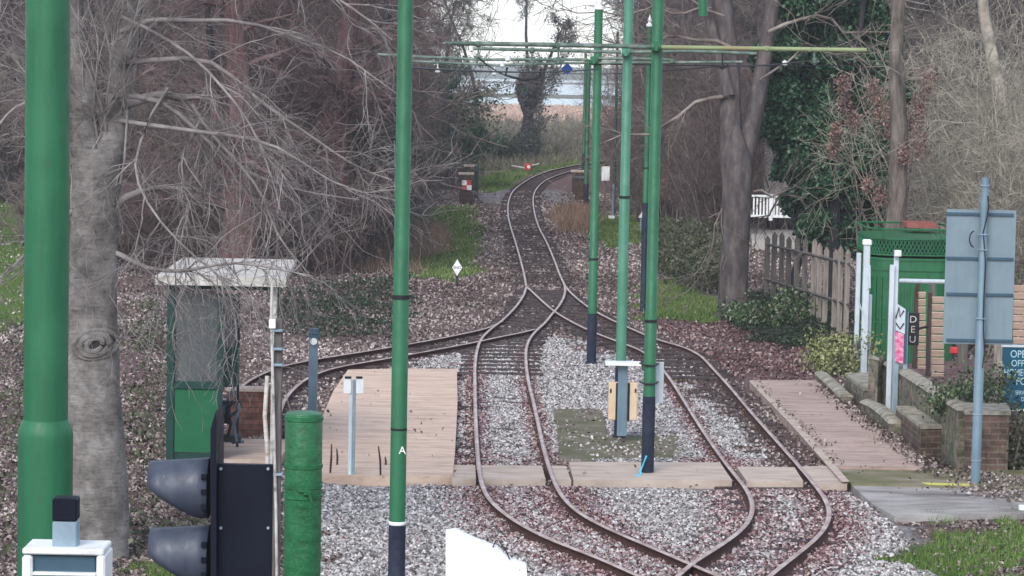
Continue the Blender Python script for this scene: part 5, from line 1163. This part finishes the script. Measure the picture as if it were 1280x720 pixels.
# cast iron urinal
uY = 47.0; ux = at(1135, 400, uY)[0]; ux0 = at(1086, 400, uY)[0]; ux1 = at(1196, 400, uY)[0]; uz = at(1130, 292, uY)[2]
t = thing('cast_iron_urinal', 'green cast iron urinal with pierced frieze and open rim', 'building', ((ux0 + ux1) / 2, uY, 0))
wd = ux1 - ux0; R = .42; prof = []
def rr_rect(g):
    P_ = []
    for cx, cy, a0_ in ((ux0 + R, uY + R, math.pi), (ux1 - R, uY + R, 1.5 * math.pi), (ux1 - R, uY + 2.2 - R, 0), (ux0 + R, uY + 2.2 - R, .5 * math.pi)):
        for k in range(7): a = a0_ + k * math.pi / 12; P_.append((cx + (R + g) * math.cos(a), cy + (R + g) * math.sin(a)))
    return P_
zl = lambda py: at(1130, py, uY)[2]
mb = MB(); mb.prism(rr_rect(0), 0, zl(323)); mb.build('wall', 'urinal_green', t)
for py in (338, 325, 323 - 4, 299, 399, 404): mb = MB(); mb.prism(rr_rect(.02), zl(py) - .012, zl(py) + .012); mb.build('moulding', 'urinal_green', t)
mb = MB(); P_ = rr_rect(.015)
for i in range(0, 10):
    a = P_[i % len(P_)]; mb.box((a[0], a[1], zl(400) / 2 + .25), (.035, .035, zl(330)), rz=i * .26, bev=.004)
for u in np.linspace(.12, .94, 6): mb.box((ux0 + R + (wd - 2 * R) * u, uY - .012, zl(400) / 2 + .25), (.03, .03, zl(330)))
mb.build('rib', 'urinal_green', t)
mb = MB(); fz0, fz1 = zl(318), zl(299); n = len(P_)     # pierced frieze: crossed bars
per = [Vector((*p, 0)) for p in rr_rect(0)] ; L = [0]
for i in range(n): L.append(L[-1] + (per[(i + 1) % n] - per[i]).length)
def pt(s):
    s %= L[-1]
    for i in range(n):
        if s <= L[i + 1]: return per[i].lerp(per[(i + 1) % n], (s - L[i]) / (L[i + 1] - L[i]))
s = 0
while s < L[-1]:
    for k in (-1, 1):
        a, b_ = pt(s), pt(s + k * .13); mb.tube([(a.x, a.y, fz0), (b_.x, b_.y, fz1)], .011, 4, False)
    s += .065
mb.build('frieze', 'urinal_green', t)
mb = MB(); mb.prism([(x, y) for x, y in rr_rect(-.06)], fz0 + .002, fz1 - .01); mb.build('inner_drum', 'dark_green', t)
mb = MB(); Q = rr_rect(.03); mb.tube([(x, y, zl(287)) for x, y in Q] + [(Q[0][0], Q[0][1], zl(287))], .018, 6)
for i in range(0, len(Q), 4): mb.tube([(Q[i][0], Q[i][1], zl(299)), (Q[i][0], Q[i][1], zl(287))], .014, 5)
mb.build('rim', 'urinal_green', t)
mb = MB(); pbox(mb, 1134, 279, 1172, 285, uY + 1.6, .8); tag(mb.build('red_tile_roof', 'tile_red'), 'red tiles showing over the rim of the green urinal', 'roof')

def nboard():
    Yn = G(1128, 505)[1]; Yn = 38.6; t = thing('notice_board', 'leaning notice board with white zigzag panel above a pink poster', 'sign', (X_(1128, Yn), Yn, 0))
    for a, y0, nm in ((1115.5, 331, 'post'), (1121.5, 318, 'post')): 
        q = at(a, y0, Yn + .1); mb = MB(); mb.box((q[0], Yn + .1 + (a - 1115) * .01, q[2] / 2), (m_(6, Yn), .06, q[2]), bev=.006); mb.build(nm, 'pale_paint', t)
    for a in (1122.5, 1133): q = at(a, 390, Yn - .02); mb = MB(); mb.box((q[0], Yn - .02, q[2] / 2), (m_(5.5, Yn), .05, q[2]), bev=.006); mb.build('leg', 'galvanised', t)
    mb = MB(); pbox(mb, 1118.5, 313, 1127, 321, Yn + .04, .1, .01); mb.build('cap', 'white_paint', t)
    mb = MB(); mb.plate([(at(a, b_, Yn)[0], at(a, b_, Yn)[2]) for a, b_ in ((1119, 412), (1130, 417), (1131, 386), (1119, 378))], Yn - .08, Yn - .06); mb.build('panel', 'pale_paint', t)
    mb = MB()
    for pp in ([(1119.5, 398), (1124, 384), (1125, 396), (1130, 388)], [(1120, 404), (1125, 411), (1130, 404)]): mb.tube([at(a, b_, Yn - .09) for a, b_ in pp], .01, 5)
    mb.build('zigzag_mark', 'black_metal', t)
    mb = MB(); mb.plate([(at(a, b_, Yn)[0], at(a, b_, Yn)[2]) for a, b_ in ((1118, 451), (1128, 454), (1129, 417), (1118, 413))], Yn - .08, Yn - .06); mb.build('poster', 'poster_pink', t)
    mb = MB(); pbox(mb, 1129, 386, 1134, 455, Yn - .06, .03, .003); mb.build('side_board', 'sign_rib', t)
nboard()
Yn = 38.9; q = at(1141, 412, Yn); t = thing('hanging_sign', 'small black sign with white outlined letters beside the pink poster', 'sign', (q[0], Yn, q[2]))
mb = MB(); pbox(mb, 1133.5, 391, 1149, 432, Yn - .002, .02, .004); mb.build('plate', 'black_metal', t)
for k, ch in enumerate('DEU'): text('letter', ch, .135, (q[0], Yn - .004, at(1141, 399.5 + 12.5 * k, Yn)[2]), 'aged_white', t, sx=1.05)
mb = MB(); mb.tube([(q[0], Yn + .03, q[2]), (q[0] + .1, Yn + .15, q[2]), (q[0] + .25, Yn + .3, q[2] + .02)], .02, 6); mb.build('bracket', 'black_metal', t)

def slatfence(label, x0, x1, y0, y1, Y_, np_=13):
    t = thing('slatted_fence', label, 'fence', (X_((x0 + x1) / 2, Y_), Y_, 0)); mb = MB(); hgt = (y1 - y0) / np_
    for k in range(np_):
        c0 = at((x0 + x1) / 2, y0 + (k + .5) * hgt, Y_); mb.box((c0[0], Y_, c0[2]), (m_(x1 - x0, Y_), .02, m_(hgt * .86, Y_)), rx=rad(24))
    mb.build('boards', 'larch_board', t); mb = MB(); q = at(x0 - 1, y0 - 4, Y_); mb.box((q[0], Y_ + .02, q[2] / 2), (.05, .09, q[2])); mb.build('post', 'dark_wood', t)
slatfence('slatted larch fence panel nearest the green urinal', 1147, 1157, 364, 484, 41.2)
slatfence('slatted larch fence panel left of the grey sign back', 1164, 1180, 370, 494, 40.2)
slatfence('slatted larch fence panel right of the grey sign back', 1266, 1300, 356, 440, 40.2, 9)
wpost('dark brown timber post against the green urinal', 1141, 350, 1146, 480, 'dark_wood', name='timber_post', zb=0)
wpost('green painted post between two larch fence panels', 1153, 352, 1158, 485, 'urinal_green', name='timber_post')
wpost('thick brown timber post left of the grey sign back', 1158, 355, 1165, 492, 'old_wood', name='timber_post')
wpost('short brown timber post under the grey sign back', 1195, 428, 1207, 500, 'old_wood', name='timber_post')
wpost('drilled grey timber post left of the blue sign', 1240, 431, 1252, 512, 'pale_wood', name='timber_post')
mb = MB(); mb.tube([at(1126, 351, 42), at(1190, 352.5, 41)], .035, 10); tag(mb.build('handrail', 'pale_paint', None, True), 'pale pipe handrail crossing in front of the green urinal', 'handrail')
# blue cafe sign
Yb = 36.2; x0, x1 = at(1252, 470, Yb)[0], at(1318, 470, Yb)[0]; z0, z1 = at(1280, 511, Yb)[2], at(1280, 434, Yb)[2]; t = thing('cafe_sign', 'dark blue sign with pale lettering about homecooked food at the right edge', 'sign', ((x0 + x1) / 2, Yb, 0))
mb = MB(); mb.box(((x0 + x1) / 2, Yb, (z0 + z1) / 2), (x1 - x0, .03, z1 - z0), bev=.004); mb.build('board', 'sign_blue', t)
mb = MB(); mb.box(((x0 + x1) / 2, Yb - .005, z1 + .015), (x1 - x0 + .03, .05, .03)); mb.box(((x0 + x1) / 2, Yb - .005, z0 - .015), (x1 - x0 + .03, .05, .03)); mb.build('frame', 'pale_paint', t)
xm = (x0 + x1) / 2
for s_, sz_, py in (('OPENING', .135, 443), ('OFFERING', .12, 454.5), ('HOMECOOKED', .125, 466), ('FOOD', .135, 477), ('SERVED HERE', .075, 491), ('DAILY', .075, 499)):
    text('lettering', s_, sz_, (xm, Yb - .017, at(1280, py, Yb)[2]), 'sign_letter', t, sx=.72 if len(s_) > 8 else .82)
for a in (x0 + .1, x1 - .1): mb = MB(); mb.box((a, Yb + .06, z1 / 2), (.06, .06, z1)); mb.build('post', 'old_wood', t)

# back of road sign
Ys = G(1219, 612)[1]; q = at(1224, 345, Ys); t = thing('road_sign', 'large blue grey sign seen from behind on a tall pole', 'sign', (q[0], Ys, 0))
mb = MB(); pr_ = m_(6, Ys); top = at(1228, 222, Ys)[2]; mb.lathe((G(1219, 612)[0], Ys, 0), [(pr_ * 1.3, -.02), (pr_, .08), (pr_, 2.0), (pr_ * .85, 2.01), (pr_ * .85, top)], 20); mb.build('pole', 'galvanised_post', t, True)
mb = MB(); pbox(mb, 1181, 262, 1268, 431, Ys + .08, .012, .002); mb.build('panel', 'sign_back', t)
for py in (266, 321.5, 366.5, 424): mb = MB(); pbox(mb, 1183, py, 1267, py + 3.5, Ys + .055, .028, .002); mb.build('stiffener', 'sign_rib', t)
xp = G(1219, 612)[0]
for z_ in (at(1225, 232, Ys)[2], at(1225, 293, Ys)[2], at(1225, 312, Ys)[2], at(1224, 398, Ys)[2], .9, .35): mb = MB(); mb.lathe((xp, Ys, z_), [(pr_, -.008), (pr_ * 1.12, -.006), (pr_ * 1.12, .006), (pr_, .008)], 18); mb.build('clip', 'galvanised', t)
mb = MB(); mb.tube([at(a, b_, Ys - .05) for a, b_ in ((1235, 245), (1236, 258), (1233, 275), (1229, 290))] + [at(a, b_, Ys - .05) for a, b_ in ((1232, 330), (1230, 370), (1229, 410), (1231, 440), (1228, 460))], .008, 6)
mb.tube([at(1219 - 6 * math.sin(a) - 1, 299 - 10 * math.cos(a), Ys - .06) for a in np.linspace(.1, 3.0, 12)], .008, 6); mb.build('cable', 'black_metal', t, True)

# brick walls beside the right platform
def wall(name, label, cat, pp, zb, z1_, mat, cop=None, over=.03, ct=.05):
    c = np.mean([G(a, b_, zb)[:2] for a, b_ in pp], axis=0); t = thing(name, label, cat, (c[0], c[1], 0)); P_ = [tuple(G(a, b_, zb)[:2]) for a, b_ in pp]
    mb = MB(); mb.prism(P_, -.02, z1_); mb.build('wall_body', mat, t)
    if cop:
        cc = np.array(P_).mean(0); P2 = [tuple(cc + (np.array(p) - cc) * (1 + over / max(.05, np.linalg.norm(np.array(p) - cc)))) for p in P_]
        mb = MB(); mb.prism(P2, z1_ + .002, z1_ + ct); mb.build('coping', cop, t)
    return t
def rwall(name, label, pts_, h, th, cop='stone_coping', mat='rubble_stone', curve=None):
    P_ = [np.array(p) for p in pts_]; t = thing(name, label, 'wall', (*P_[0][:2], 0)); mb = MB(); n = len(P_)
    hs = h if hasattr(h, '__len__') else [h] * n
    L_, R_ = [], []
    for i in range(n):
        d = P_[min(i + 1, n - 1)] - P_[max(i - 1, 0)]; d = d[:2] / np.linalg.norm(d[:2]); nn = np.array([-d[1], d[0]]) * th / 2; L_.append(P_[i][:2] + nn); R_.append(P_[i][:2] - nn)
    for i in range(n): mb.v += [Vector((*L_[i], -.02)), Vector((*R_[i], -.02)), Vector((*R_[i], hs[i])), Vector((*L_[i], hs[i]))]
    for i in range(n - 1):
        for j in range(4): j2 = (j + 1) % 4; mb.face((i * 4 + j, i * 4 + j2, i * 4 + 4 + j2, i * 4 + 4 + j))
    mb.face((3, 2, 1, 0)); mb.face([(n - 1) * 4 + j for j in range(4)]); mb.build('wall_body', mat, t)
    mb = MB(); k = 7
    for i in range(n):
        for j in range(k):
            a = math.pi * j / (k - 1); o_ = math.cos(a) * (.5 + .025 / th); q = L_[i] * (.5 + o_) + R_[i] * (.5 - o_); mb.v.append(Vector((*q, hs[i] + .003 + .055 * math.sin(a) + RNG.normal(0, .003))))
    for i in range(n - 1):
        for j in range(k - 1): mb.face((i * k + j, (i + 1) * k + j, (i + 1) * k + j + 1, i * k + j + 1))
        mb.face((i * k, i * k + k - 1, (i + 1) * k + k - 1, (i + 1) * k))
    mb.face(list(range(k))); mb.face([(n - 1) * k + j for j in range(k - 1, -1, -1)]); mb.build('coping', cop, t); return t
wall('brick_block', 'low brick bench block with flat slab top beside the brick pillar', 'wall', [(1152, 534.5), (1201, 533), (1158, 509.8), (1120, 510)], .42, .40, 'brick_brown', 'stone_coping', .02, .045)
wall('brick_block', 'farther low block with mossy slab top beside the pale gateposts', 'wall', [(1079, 487), (1095, 486.5), (1089, 467.5), (1057, 468.5)], .36, .34, 'rubble_stone', 'stone_coping', .02, .045)
def gl(a, b_, z): return tuple(G(a, b_, z)[:2])
rwall('kerb_wall', 'lowest coped kerb wall at the far end of the pink platform', [gl(1026, 468, .2), gl(1042, 482, .2), gl(1058, 497, .2)], .2, .16)
rwall('kerb_wall', 'curved coped kerb wall between the two low blocks', [gl(1084, 504, .26), gl(1098, 510, .26), gl(1110, 519, .26), gl(1121, 530, .26)], .26, .18)
rwall('garden_wall', 'long rubble garden wall with rounded coping running back from the brick pillar', [gl(1209, 512, .78), gl(1180, 494, .78), gl(1158, 480, .78), gl(1136, 466, .78), gl(1112, 455, .78), gl(1092, 450, .85)], [.76, .76, .76, .76, .78, .85], .2)
wall('brick_pillar', 'square brick pillar behind the road sign pole', 'pillar', [(1207, 516), (1262, 517), (1258, 507), (1206, 506)], .78, .76, 'brick_brown', 'stone_coping', .03, .05)
# soil bed behind the garden wall
mb = MB(); mb.prism([gl(1212, 512, .6), gl(1110, 452, .6), gl(1300, 440, .6), gl(1330, 512, .6)], 0, .55); o = mb.build('planting_bed', 'ground'); tag(o, kind='structure')
# tufts behind kerb wall
blades([gpoly([(1098, 500), (1120, 486), (1126, 505), (1118, 512)])], 2500, .35, 'grass', 'ivy_leaf', 'dark green grass tuft around the notice board legs', wd=.005)
mb = MB(); q = at(1280, 650, 31); pbox(mb, 1274, 632, 1286, 672, 31, .1, .01); q = at(1280, 672, 31); mb.box((q[0], 31.05, q[2] / 2), (.06, .06, q[2])); tag(mb.build('white_marker', 'white_paint'), 'white marker post cut by the right edge above the grass', 'post')
mb = MB(); pbox(mb, 1188, 434, 1198, 443, 39.5, .1, .02); tag(mb.build('red_container', 'red_paint'), 'small red container under the grey sign back', 'box')

# leaves drifted along walls and platform edges
C = []
for pp, z, n, wd_ in (([(1026, 482), (1060, 508), (1110, 546), (1152, 580)], .13, 900, .16), ([(1160, 588), (1215, 596), (1262, 600), (1290, 604)], .10, 500, .30), ([(1215, 612), (1250, 616), (1290, 622)], .075, 420, .28), ([(400, 600), (480, 599), (566, 600)], .01, 500, .10), ([(566, 603), (700, 604), (920, 604), (1058, 608)], .01, 900, .10), ([(943, 476), (1000, 530), (1050, 580)], .13, 160, .1)):
    P_ = np.array([G(a, b_, z) for a, b_ in pp]); u = RNG.random(n) * (len(P_) - 1); i = u.astype(int); f = (u - i)[:, None]
    q = P_[i] * (1 - f) + P_[i + 1] * f; q[:, :2] += RNG.normal(0, wd_, (n, 2)) * [.6, 1]; q[:, 2] += RNG.random(n) * .02; C.append(q)
C = np.concatenate(C); tag(quads(C, RNG.uniform(.02, .045, len(C)), RNG.random(len(C)) * .9, 'drifted_leaves', 'leaf_litter', 1.6), 'leaves drifted along the wall foot and platform edges', 'leaves', kind='stuff')

# ------------------------------------------------------------------ air, sky, sun
mb = MB(); mb.box((0, 650, 20), (1860, 1760, 44)); hz = mb.build('haze', 'white_paint'); tag(hz, 'thin damp winter air', 'haze', kind='stuff')
m = bpy.data.materials.new('haze'); m.use_nodes = True; nt = m.node_tree; nt.nodes.remove(nt.nodes['Principled BSDF'])
v = nt.nodes.new('ShaderNodeVolumePrincipled'); v.inputs['Color'].default_value = (.95, .96, 1.0, 1); v.inputs['Density'].default_value = .00075; v.inputs['Anisotropy'].default_value = .2
nt.links.new(v.outputs[0], nt.nodes['Material Output'].inputs['Volume']); hz.data.materials[0] = m

w = bpy.data.worlds.new('World'); sc.world = w; w.use_nodes = True; nt = w.node_tree; bg = nt.nodes['Background']
sk = nt.nodes.new('ShaderNodeTexSky'); sk.sky_type = 'NISHITA'; sk.sun_disc = False; sk.sun_elevation = rad(38); sk.sun_rotation = rad(200); sk.air_density = 1.0; sk.dust_density = .3; sk.ozone_density = 2.5
hs = nt.nodes.new('ShaderNodeHueSaturation'); hs.inputs['Saturation'].default_value = .5; hs.inputs['Value'].default_value = 1.0
nt.links.new(sk.outputs[0], hs.inputs['Color']); nt.links.new(hs.outputs[0], bg.inputs[0]); bg.inputs[1].default_value = .15
sl = bpy.data.lights.new('sun', 'SUN'); so = bpy.data.objects.new('sun', sl); COL.objects.link(so); sl.energy = 1.5; sl.angle = rad(30); sl.color = (1, .94, .87)
so.rotation_euler = (rad(52), 0, rad(-20))
sc.view_settings.view_transform = 'Standard'; sc.view_settings.look = 'None'; sc.view_settings.exposure = 0.96; sc.view_settings.gamma = 1
sc.cycles.max_bounces = 5; sc.cycles.diffuse_bounces = 2; sc.cycles.volume_bounces = 0; sc.cycles.transparent_max_bounces = 6
